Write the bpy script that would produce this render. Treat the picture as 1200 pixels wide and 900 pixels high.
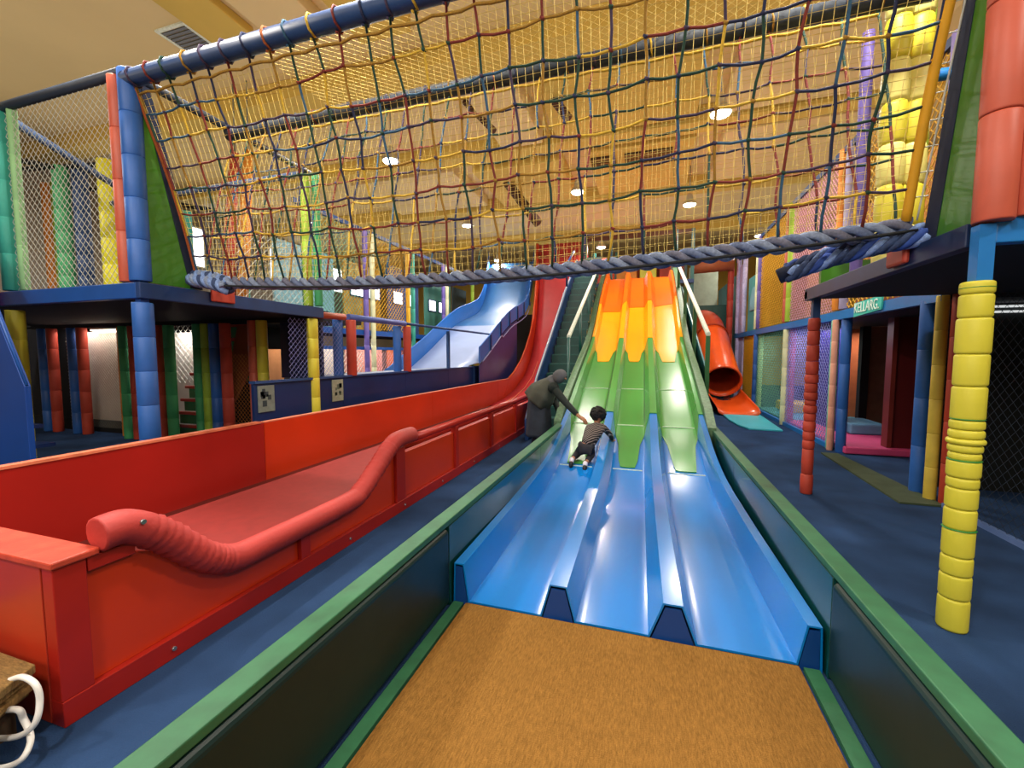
import bpy, bmesh, math, random
from mathutils import Vector, Matrix
random.seed(7)
for o in list(bpy.data.objects): bpy.data.objects.remove(o)
S = bpy.context.scene; COL = S.collection
PI = math.pi

# ------------------------------------------------------------------ camera
cam_d = bpy.data.cameras.new('camera'); cam = bpy.data.objects.new('camera', cam_d); COL.objects.link(cam)
cam_d.sensor_width = 36.0; cam_d.lens = 498.0/1200*36.0; cam_d.clip_end = 200; cam_d.clip_start = 0.02
cam.location = (0, 0, 1.6)
cam.rotation_euler = (PI/2-math.atan(35/498), 0, math.atan(157/498))
S.camera = cam
# ------------------------------------------------------------------ world, lights, exposure
w = bpy.data.worlds.new('world'); S.world = w; w.use_nodes = True
w.node_tree.nodes['Background'].inputs[0].default_value = (1.0, 0.9, 0.75, 1)
w.node_tree.nodes['Background'].inputs[1].default_value = 0.3
S.view_settings.view_transform = 'Standard'; S.view_settings.look = 'None'
S.view_settings.gamma = 1; S.view_settings.use_curve_mapping = False
S.view_settings.exposure = -0.35
CEIL = 6.9
WARM = (1.0, 0.80, 0.56); COOL = (0.86, 0.93, 1.0); NEUT = (1.0, 0.93, 0.84)
def area(name, loc, size, power, col=WARM, size_y=None, rot=(0, 0, 0), shape='DISK'):
    d = bpy.data.lights.new(name, 'AREA'); d.energy = power; d.color = col
    d.shape = 'RECTANGLE' if size_y else shape; d.size = size
    if size_y: d.size_y = size_y
    o = bpy.data.objects.new(name, d); o.location = loc; o.rotation_euler = rot; COL.objects.link(o); return o
LAMPS = [(1.16, 8.55), (-1.8, 11.44), (-5.44, 8.41), (-5.72, 13.26), (1.08, 13.33),
         (-2.6, 3.0), (1.6, 3.4), (-5.4, 3.1), (-1.2, -1.2), (4.6, 0.6), (-5.2, -1.6), (-11.5, 2.4), (-10.5, 11.5),
         (-1.8, 17.5), (-6.5, 18.5), (3.8, 17.5), (5.6, 9.0)]
for i, (x, y) in enumerate(LAMPS):
    area('lamp_light', (x, y, 5.78), 0.3, (120 if i in (0, 1, 4) else 215), NEUT)
# added unseen fill behind and above the visitor, tilted at the net bridge
area('rear_fill_light', (-1.6, -4.2, 4.9), 9.0, 380, NEUT, 1.8, (1.15, 0, 0))
area('ceiling_fill_light', (-3.6, 8.5, 5.95), 20.0, 760, (1.0, .88, .68), 24.0, (PI, 0, 0))  # added unseen fill that brightens the ceiling from below

# ------------------------------------------------------------------ materials
def srgb(h):
    h = h.lstrip('#'); v = [int(h[i:i+2], 16)/255 for i in (0, 2, 4)]
    return tuple((c/12.92 if c <= .04045 else ((c+.055)/1.055)**2.4) for c in v)
MC = {}
def mat(name, hexc, rough=0.5, var=0.08, scale=6.0, bump=0.0, bscale=80.0, metal=0.0, coat=0.0, emit=0.0, emit_col=None, alpha=1.0, stretch=None, spec=0.5):
    if name in MC: return MC[name]
    m = bpy.data.materials.new(name); m.use_nodes = True; nt = m.node_tree; b = nt.nodes['Principled BSDF']
    c = srgb(hexc)
    tc = nt.nodes.new('ShaderNodeTexCoord'); mp = nt.nodes.new('ShaderNodeMapping')
    nt.links.new(tc.outputs['Object'], mp.inputs[0])
    if stretch: mp.inputs['Scale'].default_value = stretch
    if var > 0:
        n = nt.nodes.new('ShaderNodeTexNoise'); n.inputs['Scale'].default_value = scale; n.inputs['Detail'].default_value = 4
        nt.links.new(mp.outputs[0], n.inputs['Vector'])
        r = nt.nodes.new('ShaderNodeValToRGB'); r.color_ramp.elements[0].position = .3; r.color_ramp.elements[1].position = .7
        r.color_ramp.elements[0].color = tuple(max(0, x*(1-var)) for x in c)+(1,)
        r.color_ramp.elements[1].color = tuple(min(1, x*(1+var)) for x in c)+(1,)
        nt.links.new(n.outputs['Fac'], r.inputs[0]); nt.links.new(r.outputs[0], b.inputs['Base Color'])
    else: b.inputs['Base Color'].default_value = c+(1,)
    b.inputs['Roughness'].default_value = rough; b.inputs['Metallic'].default_value = metal
    b.inputs['Coat Weight'].default_value = coat; b.inputs['Coat Roughness'].default_value = .08
    b.inputs['Specular IOR Level'].default_value = spec
    if bump > 0:
        n2 = nt.nodes.new('ShaderNodeTexNoise'); n2.inputs['Scale'].default_value = bscale; n2.inputs['Detail'].default_value = 3
        nt.links.new(mp.outputs[0], n2.inputs['Vector'])
        bp = nt.nodes.new('ShaderNodeBump'); bp.inputs['Strength'].default_value = bump; bp.inputs['Distance'].default_value = .01
        nt.links.new(n2.outputs['Fac'], bp.inputs['Height']); nt.links.new(bp.outputs[0], b.inputs['Normal'])
    if emit > 0:
        b.inputs['Emission Color'].default_value = (srgb(emit_col or hexc))+(1,); b.inputs['Emission Strength'].default_value = emit
    MC[name] = m; return m
carpet = mat('blue carpet', '#263f64', .95, .30, 1.6, .5, 160, spec=.15)
ceil_m = mat('ochre ceiling paint', '#dfc592', .85, .05, .6)
ceil_b = mat('ochre ceiling board', '#cfae54', .8, .10, .8)
wall_y = mat('ochre wall', '#c9a648', .85, .12, .5)
wall_g = mat('grey beige wall', '#a3998a', .85, .08, .8)
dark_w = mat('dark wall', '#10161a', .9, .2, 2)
coir = mat('coir matting', '#a8793a', .95, .26, 55, 1.0, 300, stretch=(3, .6, 1), spec=.1)
M_blue = mat('blue gelcoat', '#0878cc', .2, .04, 1.0, .05, 2.2, coat=.15)
M_bluedk = mat('blue end cap shade', '#0c3f86', .4, .05)  # darker blue paints the shade on the divider and rim ends
M_green = mat('green gelcoat', '#439040', .26, .08, 1.2, .08, 3, coat=.1, spec=.3)
M_yel = mat('yellow gelcoat', '#eda408', .3, .05, 1.2, .05, 3, coat=.05, spec=.3)
M_ora = mat('orange reflection tone', '#ea6a0c', .3, .05, 1.2, .05, 3, coat=.05, spec=.3)
M_white = mat('pale joint filler', '#cfe3cf', .4, .15, 30)
G_rail = mat('green painted rail', '#28603f', .55, .18, 9, .1, 30)
G_panel = mat('dark green painted panel', '#0c3f3c', .22, .10, 2, .04, 3, coat=.2)
G_pad = mat('dark green vinyl', '#0c2624', .42, .1, 3, .15, 5, spec=.3)
G_board = mat('pale green weathered board', '#587a5c', .5, .35, 22, .2, 60)
G_stair = mat('teal green stair paint', '#104c48', .35, .15, 8)
G_rope_pan = mat('bright green panel', '#3b7a14', .45, .08, 3)
R_wall = mat('red painted board', '#c43410', .33, .07, 1.5, .05, 20)
R_frame = mat('deep red painted frame', '#a31d12', .4, .08, 4)
R_cap = mat('worn red top paint', '#c4452f', .5, .22, 12, .1, 60)
R_bed = mat('red slide bed', '#8f2a26', .55, .10, 10)
R_pad = mat('red vinyl pad', '#b03430', .58, .06, 6, .25, 34)
R_steel = mat('red painted steel', '#9c221c', .28, .08, 6)
R_foam = mat('red foam pad', '#b8402e', .6, .1, 6, .1, 40)
Y_foam = mat('yellow foam pad', '#d6cf3f', .5, .05, 5, .1, 40)
G_foam = mat('green foam pad', '#3fa269', .6, .1, 6)
L_foam = mat('lime foam pad', '#9fc23a', .6, .1, 6)
T_foam = mat('teal foam pad', '#2f9c8c', .6, .1, 6)
B_foam = mat('blue foam pad', '#2a62b4', .5, .08, 6)
O_foam = mat('coral foam pad', '#c65c46', .5, .06, 6, .08, 30)
P_foam = mat('purple foam pad', '#6a5aa8', .6, .1, 6)
W_foam = mat('cream foam pad', '#d9dcb0', .6, .1, 6)
OR_foam = mat('orange foam pad', '#e08a2c', .6, .1, 6)
B_steel = mat('blue painted steel', '#1b4f9c', .35, .08, 5)
B_steel2 = mat('bright blue painted steel', '#1e78c4', .35, .05, 5)
N_beam = mat('navy padded beam', '#1d3f70', .55, .12, 8)
N_board = mat('navy board', '#122c5e', .35, .10, 3)
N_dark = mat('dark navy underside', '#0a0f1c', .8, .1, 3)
N_band = mat('navy canvas band', '#0e1d3a', .8, .1, 8)
BSL = mat('blue fibreglass', '#1d62b0', .4, .06, 2, coat=.1)
BSLb = mat('pale blue slide bed', '#93a6cf', .45, .06, 2, coat=.2)
O_tube = mat('orange plastic tube', '#f2581c', .28, .05, 3, coat=.3)
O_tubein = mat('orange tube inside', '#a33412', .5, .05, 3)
C_mat = mat('turquoise vinyl mat', '#3fb8c9', .45, .05, 3)
OL_mat = mat('olive floor strip', '#3c4a32', .8, .15, 8)
K_mat = mat('pink floor mat', '#d84a82', .6, .08, 3)
MAROON = mat('maroon board', '#5c1418', .5, .1, 3)
YP = mat('yellow wood panel', '#d9a01c', .5, .15, 4, .1, 40, stretch=(1, 1, 9))
TEAL = mat('teal board', '#3f9c98', .45, .12, 2)
PALE = mat('pale grey lit panel', '#d4c8bc', .8, .10, 2)
PALEBL = mat('pale blue board', '#7fb4c4', .6, .1, 3)
LAV = mat('lavender board', '#b8b0dc', .6, .15, 14)
STEEL = mat('steel', '#9aa2a8', .3, .05, 10, metal=.8)
BLACK = mat('black rubber', '#0b0b0d', .6, .1, 10)
WHITE = mat('white cord', '#e6e4e0', .45, .03, 10)
WPAINT = mat('white paint', '#dfe6da', .45, .15, 20)
LAMPM = mat('lamp glow', '#fff6e0', .5, 0, emit=30, emit_col='#fff2d8')
LAMPH = mat('lamp housing', '#b9b3a0', .5, .05)
WINM = mat('daylit window pane', '#ffffff', .3, 0, emit=3.2, emit_col='#f2f6ff')
TUBEM = mat('fluorescent tube', '#ffffff', .3, 0, emit=9, emit_col='#fff2e0')
NETY = mat('pale yellow twine', '#e6cf78', .8, .12, 20)
NETW = mat('white twine', '#c9ccc2', .8, .1, 20)
NETD = mat('dark twine', '#14181c', .8, .1, 20)
NETP = mat('pink twine', '#d9a0b0', .8, .1, 20)
NETG = mat('green twine', '#5f9a80', .8, .1, 20)
NETO = mat('golden twine', '#dba826', .8, .1, 20)
NETB = mat('blue twine', '#8d94d8', .8, .1, 20)
ROPES = [mat('rope yellow', '#c9a532', .8, .2, 60, .4, 200), mat('rope ochre', '#96701f', .8, .2, 60, .4, 200),
         mat('rope red', '#74281f', .8, .2, 60, .4, 200), mat('rope dark green', '#153c2f', .8, .2, 60, .4, 200),
         mat('rope navy', '#1c2548', .8, .2, 60, .4, 200), mat('rope purple', '#3c2f4a', .8, .2, 60, .4, 200),
         mat('rope blue', '#2b5674', .8, .2, 60, .4, 200), mat('rope orange', '#a85626', .8, .2, 60, .4, 200)]
RB1 = mat('braid slate', '#8292b0', .8, .25, 50, .5, 220); RB2 = mat('braid navy', '#33466e', .8, .25, 50, .5, 220)
RB3 = mat('braid grey purple', '#5c5468', .8, .25, 50, .5, 220); RB4 = mat('braid light blue', '#7d9ad2', .8, .25, 50, .5, 220)

# ------------------------------------------------------------------ mesh builder
class MB:
    def __init__(s): s.v = []; s.f = []; s.mi = []; s.sm = []
    def add(s, vs, fs, mi=0, smooth=False):
        n = len(s.v); s.v += [tuple(v) for v in vs]
        for f in fs: s.f.append(tuple(n+i for i in f)); s.mi.append(mi); s.sm.append(smooth)
        return s
    def box(s, x0, x1, y0, y1, z0, z1, mi=0):
        v = [(x, y, z) for x in (x0, x1) for y in (y0, y1) for z in (z0, z1)]
        return s.add(v, [(0, 1, 3, 2), (4, 6, 7, 5), (0, 4, 5, 1), (2, 3, 7, 6), (0, 2, 6, 4), (1, 5, 7, 3)], mi)
    def beam(s, a, b, wd, ht, mi=0, up=(0, 0, 1)):
        a = Vector(a); b = Vector(b); d = (b-a).normalized(); r = d.cross(Vector(up))
        if r.length < 1e-4: r = d.cross(Vector((0, 1, 0)))
        r.normalize(); u = r.cross(d)
        v = [p+r*sx*wd/2+u*sz*ht/2 for p in (a, b) for sx in (-1, 1) for sz in (-1, 1)]
        return s.add(v, [(0, 1, 3, 2), (4, 6, 7, 5), (0, 4, 5, 1), (2, 3, 7, 6), (0, 2, 6, 4), (1, 5, 7, 3)], mi)
    def prism(s, poly, ext, mi=0):
        n = len(poly); e = Vector(ext); v = [Vector(p) for p in poly]+[Vector(p)+e for p in poly]
        return s.add(v, [tuple(range(n)), tuple(reversed(range(n, 2*n)))]+[(i, i+n, (i+1) % n+n, (i+1) % n) for i in range(n)], mi)
    def tube(s, pts, r, n=8, mi=0, caps=True, smooth=True, mis=None):
        pts = [Vector(p) for p in pts]; m = len(pts); rs = r if isinstance(r, (list, tuple)) else [r]*m
        t0 = (pts[1]-pts[0]).normalized(); ref = Vector((0, 0, 1)) if abs(t0.z) < .9 else Vector((1, 0, 0))
        nx = t0.cross(ref).normalized(); base = len(s.v)
        for i in range(m):
            t = (pts[min(i+1, m-1)]-pts[max(i-1, 0)])
            t = t.normalized() if t.length > 1e-9 else t0
            nx = (nx-t*nx.dot(t)); nx = nx.normalized() if nx.length > 1e-6 else t.orthogonal().normalized()
            ny = t.cross(nx)
            for k in range(n):
                a = 2*PI*k/n; s.v.append(tuple(pts[i]+(nx*math.cos(a)+ny*math.sin(a))*rs[i]))
        for i in range(m-1):
            for k in range(n):
                s.f.append((base+i*n+k, base+i*n+(k+1) % n, base+(i+1)*n+(k+1) % n, base+(i+1)*n+k))
                s.mi.append(mis[i] if mis else mi); s.sm.append(smooth)
        if caps:
            s.f.append(tuple(base+k for k in reversed(range(n)))); s.mi.append(mis[0] if mis else mi); s.sm.append(False)
            s.f.append(tuple(base+(m-1)*n+k for k in range(n))); s.mi.append(mis[-1] if mis else mi); s.sm.append(False)
        return s
    def lathe(s, cx, cy, prof, n=16, mi=0, smooth=True):
        base = len(s.v)
        for r, z in prof:
            for k in range(n): s.v.append((cx+r*math.cos(2*PI*k/n), cy+r*math.sin(2*PI*k/n), z))
        for i in range(len(prof)-1):
            for k in range(n):
                s.f.append((base+i*n+k, base+i*n+(k+1) % n, base+(i+1)*n+(k+1) % n, base+(i+1)*n+k)); s.mi.append(mi); s.sm.append(smooth)
        s.f.append(tuple(base+k for k in reversed(range(n)))); s.mi.append(mi); s.sm.append(False)
        m = len(prof); s.f.append(tuple(base+(m-1)*n+k for k in range(n))); s.mi.append(mi); s.sm.append(False)
        return s
    def grid(s, fn, nu, nv, mi=0, smooth=True, mif=None):
        base = len(s.v)
        for j in range(nv+1):
            for i in range(nu+1): s.v.append(tuple(fn(i/nu, j/nv)))
        for j in range(nv):
            for i in range(nu):
                a = base+j*(nu+1)+i
                s.f.append((a, a+1, a+nu+2, a+nu+1)); s.mi.append(mif(i, j) if mif else mi); s.sm.append(smooth)
        return s
    def build(s, name, mats, parent=None, bevel=0, solid=0, solid_off=-1, seg=2, label=None, weld=False):
        if not isinstance(mats, (list, tuple)): mats = [mats]
        off = parent.location.copy() if parent is not None else Vector((0, 0, 0))
        q = parent
        while q is not None and q.parent is not None: q = q.parent; off += q.location
        me = bpy.data.meshes.new(name)
        me.from_pydata([(x-off.x, y-off.y, z-off.z) for x, y, z in s.v], [], s.f)
        for m in mats: me.materials.append(m)
        me.polygons.foreach_set('material_index', s.mi); me.polygons.foreach_set('use_smooth', s.sm)
        me.update()
        o = bpy.data.objects.new(name, me); COL.objects.link(o)
        if parent is not None: o.parent = parent
        if bevel:
            b = o.modifiers.new('bevel', 'BEVEL'); b.width = bevel; b.segments = seg; b.limit_method = 'ANGLE'; b.angle_limit = .6
        if solid:
            b = o.modifiers.new('solid', 'SOLIDIFY'); b.thickness = solid; b.offset = solid_off
        if label: o['label'] = label
        return o
def tag(o, label, cat, group=None, kind=None):
    o['label'] = label; o['category'] = cat
    if group: o['group'] = group
    if kind: o['kind'] = kind
    return o
def thing(name, label, cat, loc, group=None):
    o = bpy.data.objects.new(name, None); o.location = loc; o.empty_display_size = .1; COL.objects.link(o)
    return tag(o, label, cat, group)
def struct(name, mb, m, label, **k):
    o = mb.build(name, m, **k); o['kind'] = 'structure'; o['label'] = label; o['category'] = 'structure'; return o
def net(mb, o, U, V, spacing, r, mi=0, diamond=False):
    """twine net on the parallelogram o, o+U, o+V as three sided strands"""
    o = Vector(o); U = Vector(U); V = Vector(V); W = U.length; H = V.length; u = U/W; v = V/H; n = u.cross(v).normalized()
    def strand(a, b):
        d = (b-a)
        if d.length < .02: return
        d.normalize(); s1 = n*r; s2 = d.cross(n)*r*.87-n*r*.5; s3 = -d.cross(n)*r*.87-n*r*.5
        mb.add([a+s1, a+s2, a+s3, b+s1, b+s2, b+s3], [(0, 1, 4, 3), (1, 2, 5, 4), (2, 0, 3, 5)], mi)
    if not diamond:
        for i in range(int(W/spacing)+1): strand(o+u*i*spacing, o+u*i*spacing+V)
        for j in range(int(H/spacing)+1): strand(o+v*j*spacing, o+v*j*spacing+U)
    else:
        st = spacing*1.414; k = -int(H/st)-1
        while k*st < W+H:
            c = k*st
            x0, y0 = (c, 0) if c >= 0 else (0, -c); x1, y1 = (c+H, H) if c+H <= W else (W, W-c)
            if y0 < H and x0 < W and x1 > x0: strand(o+u*x0+v*y0, o+u*x1+v*y1)
            x0, y0 = (c, 0) if c <= W else (W, c-W); x1, y1 = (c-H, H) if c-H >= 0 else (0, c)
            if c > 0 and y0 < H and x0 > x1: strand(o+u*x0+v*y0, o+u*x1+v*y1)
            k += 1
def net_thing(name, label, o, U, V, spacing, r, m, diamond=True, group=None):
    mb = MB(); net(mb, o, U, V, spacing, r, 0, diamond)
    ob = mb.build(name, m); tag(ob, label, 'netting', group); return ob

# ------------------------------------------------------------------ setting
XW0, XW1, YW0, YW1 = -16.2, 9.0, -6.0, 25.0
struct('floor', MB().box(XW0, XW1, YW0, YW1, -.1, 0), carpet, 'worn blue carpet floor of the playground hall')
struct('ceiling', MB().box(XW0, XW1, YW0, YW1, CEIL, CEIL+.1), ceil_m, 'tan ceiling of the hall')
struct('wall_back', MB().box(XW0, XW1, YW1, YW1+.1, 0, CEIL), wall_y, 'ochre far wall behind the slides')
struct('wall_left', MB().box(XW0-.1, XW0, YW0, YW1, 0, CEIL), wall_g, 'grey beige left wall with high windows')
struct('wall_right', MB().box(XW1, XW1+.1, YW0, YW1, 0, CEIL), wall_y, 'ochre right wall')
struct('wall_front', MB().box(XW0, XW1, YW0-.1, YW0, 0, CEIL), wall_y, 'ochre wall behind the visitor')
for i, (x0, x1, y, h) in enumerate([(-16, 8.9, 6.9, .35), (-16, 8.9, 10.2, .35), (-16, 8.9, 14.0, .4), (-16, 8.9, 18.5, .4)]):
    struct('trim_%d' % (i+1), MB().box(x0, x1, y, y+.5, CEIL-h, CEIL-.005), ceil_b, 'ochre ceiling beam crossing the hall')
k = 5
for (x0, x1, y0, y1, z) in [(-7.0, -6.2, 3.9, 5.7, 6.75), (-5.9, -4.9, 2.6, 5.9, 6.68), (-4.5, -3.6, 2.4, 6.2, 6.6), (-3.4, -2.4, 7.5, 10, 6.5),
                            (-2.1, .9, 7.5, 10.1, 6.6), (1.4, 4.2, 7.5, 10.1, 6.6), (-1.5, 1.0, 10.9, 13.8, 6.55), (1.6, 4.6, 10.9, 13.8, 6.6), (-4.6, -2.2, 11, 13.8, 6.5), (-8.5, -5.2, 11, 13.8, 6.6)]:
    struct('trim_%d' % k, MB().box(x0, x1, y0, y1, z, CEIL-.004), ceil_b if k % 2 else ceil_m, 'boxed ceiling bay between the beams', bevel=.02); k += 1
for i, (y0, y1, z0, z1) in enumerate([(10.4, 12.2, 4.9, 6.3), (15.2, 17.4, 5.0, 6.3), (18.6, 21.0, 5.0, 6.2)]):
    wn = thing('window_%d' % (i+1), 'bright window high on the left wall', 'window', (XW0, (y0+y1)/2, z0)); wn['kind'] = 'structure'
    MB().box(XW0+.01, XW0+.04, y0, y1, z0, z1).build('window_pane', WINM, wn)
    fr = MB(); fr.box(XW0+.005, XW0+.07, y0-.06, y0, z0-.06, z1+.06).box(XW0+.005, XW0+.07, y1, y1+.06, z0-.06, z1+.06).box(XW0+.005, XW0+.07, y0, y1, z0-.06, z0).box(XW0+.005, XW0+.07, y0, y1, z1, z1+.06)
    fr.box(XW0+.005, XW0+.07, (y0+y1)/2-.02, (y0+y1)/2+.02, z0, z1); fr.build('window_frame', WPAINT, wn)

# ceiling vent grille
v = thing('ceiling_vent', 'rectangular grey air vent grille in the ceiling above the blue net beam', 'vent', (-7.4, 5.55, CEIL))
fr = MB(); X0, X1, Y0, Y1 = -7.75, -7.2, 5.3, 5.95
fr.box(X0-.05, X1+.05, Y0-.05, Y0, CEIL-.03, CEIL).box(X0-.05, X1+.05, Y1, Y1+.05, CEIL-.03, CEIL).box(X0-.05, X0, Y0, Y1, CEIL-.03, CEIL).box(X1, X1+.05, Y0, Y1, CEIL-.03, CEIL)
fr.build('vent_frame', WPAINT, v)
for j in range(9): MB().beam((X0, Y0+.05+j*.07, CEIL-.02), (X1, Y0+.05+j*.07, CEIL-.02), .045, .012).build('vent_slat', mat('vent slat grey', '#6c6f78', .5, .05), v)

# brown grilles and hanging dark poles seen through the net
for i, (x0, x1, y0, y1, lab) in enumerate([(-.62, .5, 11.2, 11.75, 'long brown ceiling grille above the slide top, right one'), (-1.45, -.85, 11.2, 11.75, 'short brown ceiling grille above the slide top, left one')]):
    t = thing('ceiling_grille', lab, 'vent', (x0, y0, 6.5), 'brown ceiling grilles')
    bb = MB().box(x0, x1, y0, y1, 6.50, 6.545).build('grille_back', mat('dark brown grille', '#3c2410', .7, .1), t)
    for j in range(5): MB().box(x0, x1, y0+.02+j*.12, y0+.05+j*.12, 6.47, 6.499).build('grille_bar', mat('brown grille bar', '#8a5c24', .6, .1), t)
for i, (a, b, r, lab) in enumerate([((-3.75, 8.6, CEIL), (-3.1, 8.6, 6.2), .07, 'dark brown pole hanging from the ceiling, left one behind the roof netting'), ((-2.05, 8.6, CEIL), (-1.55, 8.6, 6.2), .09, 'dark brown pole hanging from the ceiling, right one behind the roof netting'), ((-4.2, 12.0, CEIL-.001), (-3.0, 12.0, 5.3), .14, 'thick dark brown pole hanging behind the middle of the net bridge')]):
    tag(MB().tube([a, b], r, 10).build('hanging_pole', mat('dark brown padding', '#4a2818', .7, .1)), lab, 'pole', 'dark hanging poles')
# hanging lamps
vis = ['lamp glowing brightest above the right end of the rope net, over the slides', 'lamp glowing straight above the top of the wave slide',
       'lamp glowing behind the left half of the rope net', 'small far lamp glowing low behind the centre of the rope net', 'far lamp low behind the rope net, right of the slide top']
OUT = ['above the middle of the net bridge front', 'above the right deck corner', 'high above the left deck', 'behind the visitor over the coir mat', 'at the near right, out of view', 'at the near left, out of view', 'above the far left decks', 'far left near the windows', 'above the platform where the wave slide starts', 'above the top of the blue slide', 'above the start of the orange tube', 'above the right netted facade']
for i, (x, y) in enumerate(LAMPS):
    if i > 4 and y < 3.5 and i not in (5, 6): pass
    lab = 'round '+(vis[i] if i < 5 else 'lamp outside the view of the photograph')
    if i >= 5: lab = 'round hanging high bay lamp '+OUT[i-5]
    t = thing('hanging_lamp', lab, 'lamp', (x, y, 5.8), 'hanging high bay lamps')
    MB().lathe(x, y, [(.07, 6.12), (.09, 6.05), (.10, 5.97), (.185, 5.88), (.19, 5.83)][::-1], 16).build('lamp_housing', LAMPH, t)
    MB().lathe(x, y, [(.0, 5.80), (.155, 5.805), (.165, 5.829)], 16).build('lamp_lens', LAMPM, t)
    MB().tube([(x, y, 6.2), (x, y, CEIL)], .012, 6).build('lamp_rod', STEEL, t)

# ------------------------------------------------------------------ wave slide
BED = [(2.2, 0.02), (2.4, .02), (3.6, .02), (4.7, .04), (5.2, .09), (5.7, .18), (6.7, .47), (7.5, .75), (8.3, 1.02), (9.2, 1.32), (9.8, 1.52), (10.3, 1.74), (11.0, 2.13), (11.7, 2.56), (12.1, 2.83), (12.5, 3.02), (13.2, 3.42), (14.4, 4.0), (14.8, 4.02)]
def interp(tab, x):
    if x <= tab[0][0]: return tab[0][1]
    for (a, p), (b, q) in zip(tab, tab[1:]):
        if x <= b:
            t = (x-a)/(b-a); return p+(q-p)*t
    return tab[-1][1]
def bed(y): return (interp(BED, y-.22)+interp(BED, y)+interp(BED, y+.22)+interp(BED, y-.11)+interp(BED, y+.11))/5
def sx(y): return -.012*(y-2.4)
CS = [(-1.14, -.02), (-1.135, .24), (-1.085, .24), (-1.05, 0), (-.57, 0), (-.515, .2), (-.425, .2), (-.37, 0), (.05, 0), (.125, .2), (.215, .2), (.29, 0), (.77, 0), (.81, .21), (.86, .21), (.865, -.02)]
US = []
for (a, ha), (b, hb) in zip(CS, CS[1:]):
    nseg = max(1, int((b-a)/.03)) if abs(ha-hb) < .01 and b-a > .1 else 1
    for q in range(nseg): US.append((a+(b-a)*q/nseg, ha+(hb-ha)*q/nseg))
US.append(CS[-1])
LANES = [(-1.05, -.57), (-.37, .05), (.29, .77)]
def tongue(x, tip, side, ridge):
    for a, b in LANES:
        if a-.001 <= x <= b+.001:
            c = abs((x-(a+b)/2)/((b-a)/2))
            if c < .5: return tip+.02*c
            if c < .72: return tip+.02+(side-tip)*((c-.5)/.22)**1.2
            return side+(ridge-side)*((c-.72)/.28)*.5
    return ridge
def section(name, start, end, off, m, root):
    mb = MB(); n = len(US)-1; ny = 70
    def fn(u, v_):
        x, h = US[int(round(u*n))]; s0 = start(x); y = s0+(end-s0)*v_
        return (x+sx(y), y, bed(y)+h+off)
    mb.grid(fn, n, ny, 0, True)
    o = mb.build(name, m, root, solid=.012, solid_off=1)
    es = o.modifiers.new('split', 'EDGE_SPLIT'); es.split_angle = .6
    return o
ws = thing('wave_slide', 'wide three lane wave slide, yellow with painted orange reflection on top, then green, blue below', 'slide', (-.14, 2.4, 0))
section('blue_section', lambda x: 2.4, 7.1, 0, M_blue, ws)
section('green_section', lambda x: tongue(x, 5.5, 6.15, 6.75), 10.6, .014, M_green, ws)
section('yellow_section', lambda x: tongue(x, 9.45, 9.95, 10.3), 13.0, .028, M_yel, ws)
section('orange_reflection_section', lambda x: (11.9 if x < -.5 else 12.1 if x < .1 else 12.05+(x-.1)*.3) , 14.8, .04, M_ora, ws)  # orange shell painting reflection and shade over the yellow top
for a, b, c, d in ((-.57, -.37, -.515, -.425), (.05, .29, .125, .215)):
    MB().prism([(a+.004, 2.398, .0), (b-.004, 2.398, .0), (d-.004, 2.398, .205), (c+.004, 2.398, .205)], (0, .01, 0)).build('lane_divider_end', M_bluedk, ws, label='end cap of a lane divider, its shade painted dark blue')
MB().prism([(-1.14, 2.398, 0), (-1.05, 2.398, 0), (-1.088, 2.398, .245), (-1.133, 2.398, .245)], (0, .01, 0)).build('rim_end', M_bluedk, ws)
MB().prism([(.77, 2.398, 0), (.862, 2.398, 0), (.858, 2.398, .215), (.812, 2.398, .215)], (0, .01, 0)).build('rim_end', M_bluedk, ws)
# pale joint lines across the green part
for yj in (6.72, 8.05):
    for a, b in LANES:
        MB().beam((a+.02+sx(yj), yj, bed(yj)+.03), (b-.02+sx(yj), yj, bed(yj)+.03), .02, .012).build('joint_strip', M_white, ws)
for yj in (5.45,):
    for a, b in LANES:
        MB().beam((a+.03+sx(yj), yj, bed(yj)+.016), (b-.03+sx(yj), yj, bed(yj)+.016), .012, .01).build('joint_strip', M_white, ws)
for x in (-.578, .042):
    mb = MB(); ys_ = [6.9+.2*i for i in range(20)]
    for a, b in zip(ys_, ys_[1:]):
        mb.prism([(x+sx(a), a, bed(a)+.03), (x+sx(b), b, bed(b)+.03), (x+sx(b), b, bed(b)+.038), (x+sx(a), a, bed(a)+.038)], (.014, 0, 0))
    mb.build('divider_shade_strip', mat('divider shade line', '#10261a', .7, .1), ws)  # thin dark strips drawing the shade lines beside the lane dividers
for sgn, x in ((-1, -1.27), (1, .87)):
    ys = [6.3+i*.4 for i in range(22)]
    top = [(x+sx(y), y, bed(y)+.34-(.1 if i == 0 else 0)) for i, y in enumerate(ys)]
    bot = [(x+sx(y), y, max(0.0, bed(y)-.3)) for y in ys]
    mb = MB()
    for i in range(len(ys)-1):
        mb.prism([top[i], top[i+1], bot[i+1], bot[i]], (.11, 0, 0))
    mb.build('side_board', G_board, ws)
    mb = MB()
    for i in range(len(ys)-1):
        y0, y1 = ys[i], ys[i+1]
        mb.prism([(x+.02+sx(y0), y0, bot[i][2]), (x+.02+sx(y1), y1, bot[i+1][2]), (x+.02+sx(y1), y1, 0), (x+.02+sx(y0), y0, 0)], (.06, 0, 0))
    mb.build('side_skirt', G_stair, ws)

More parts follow.
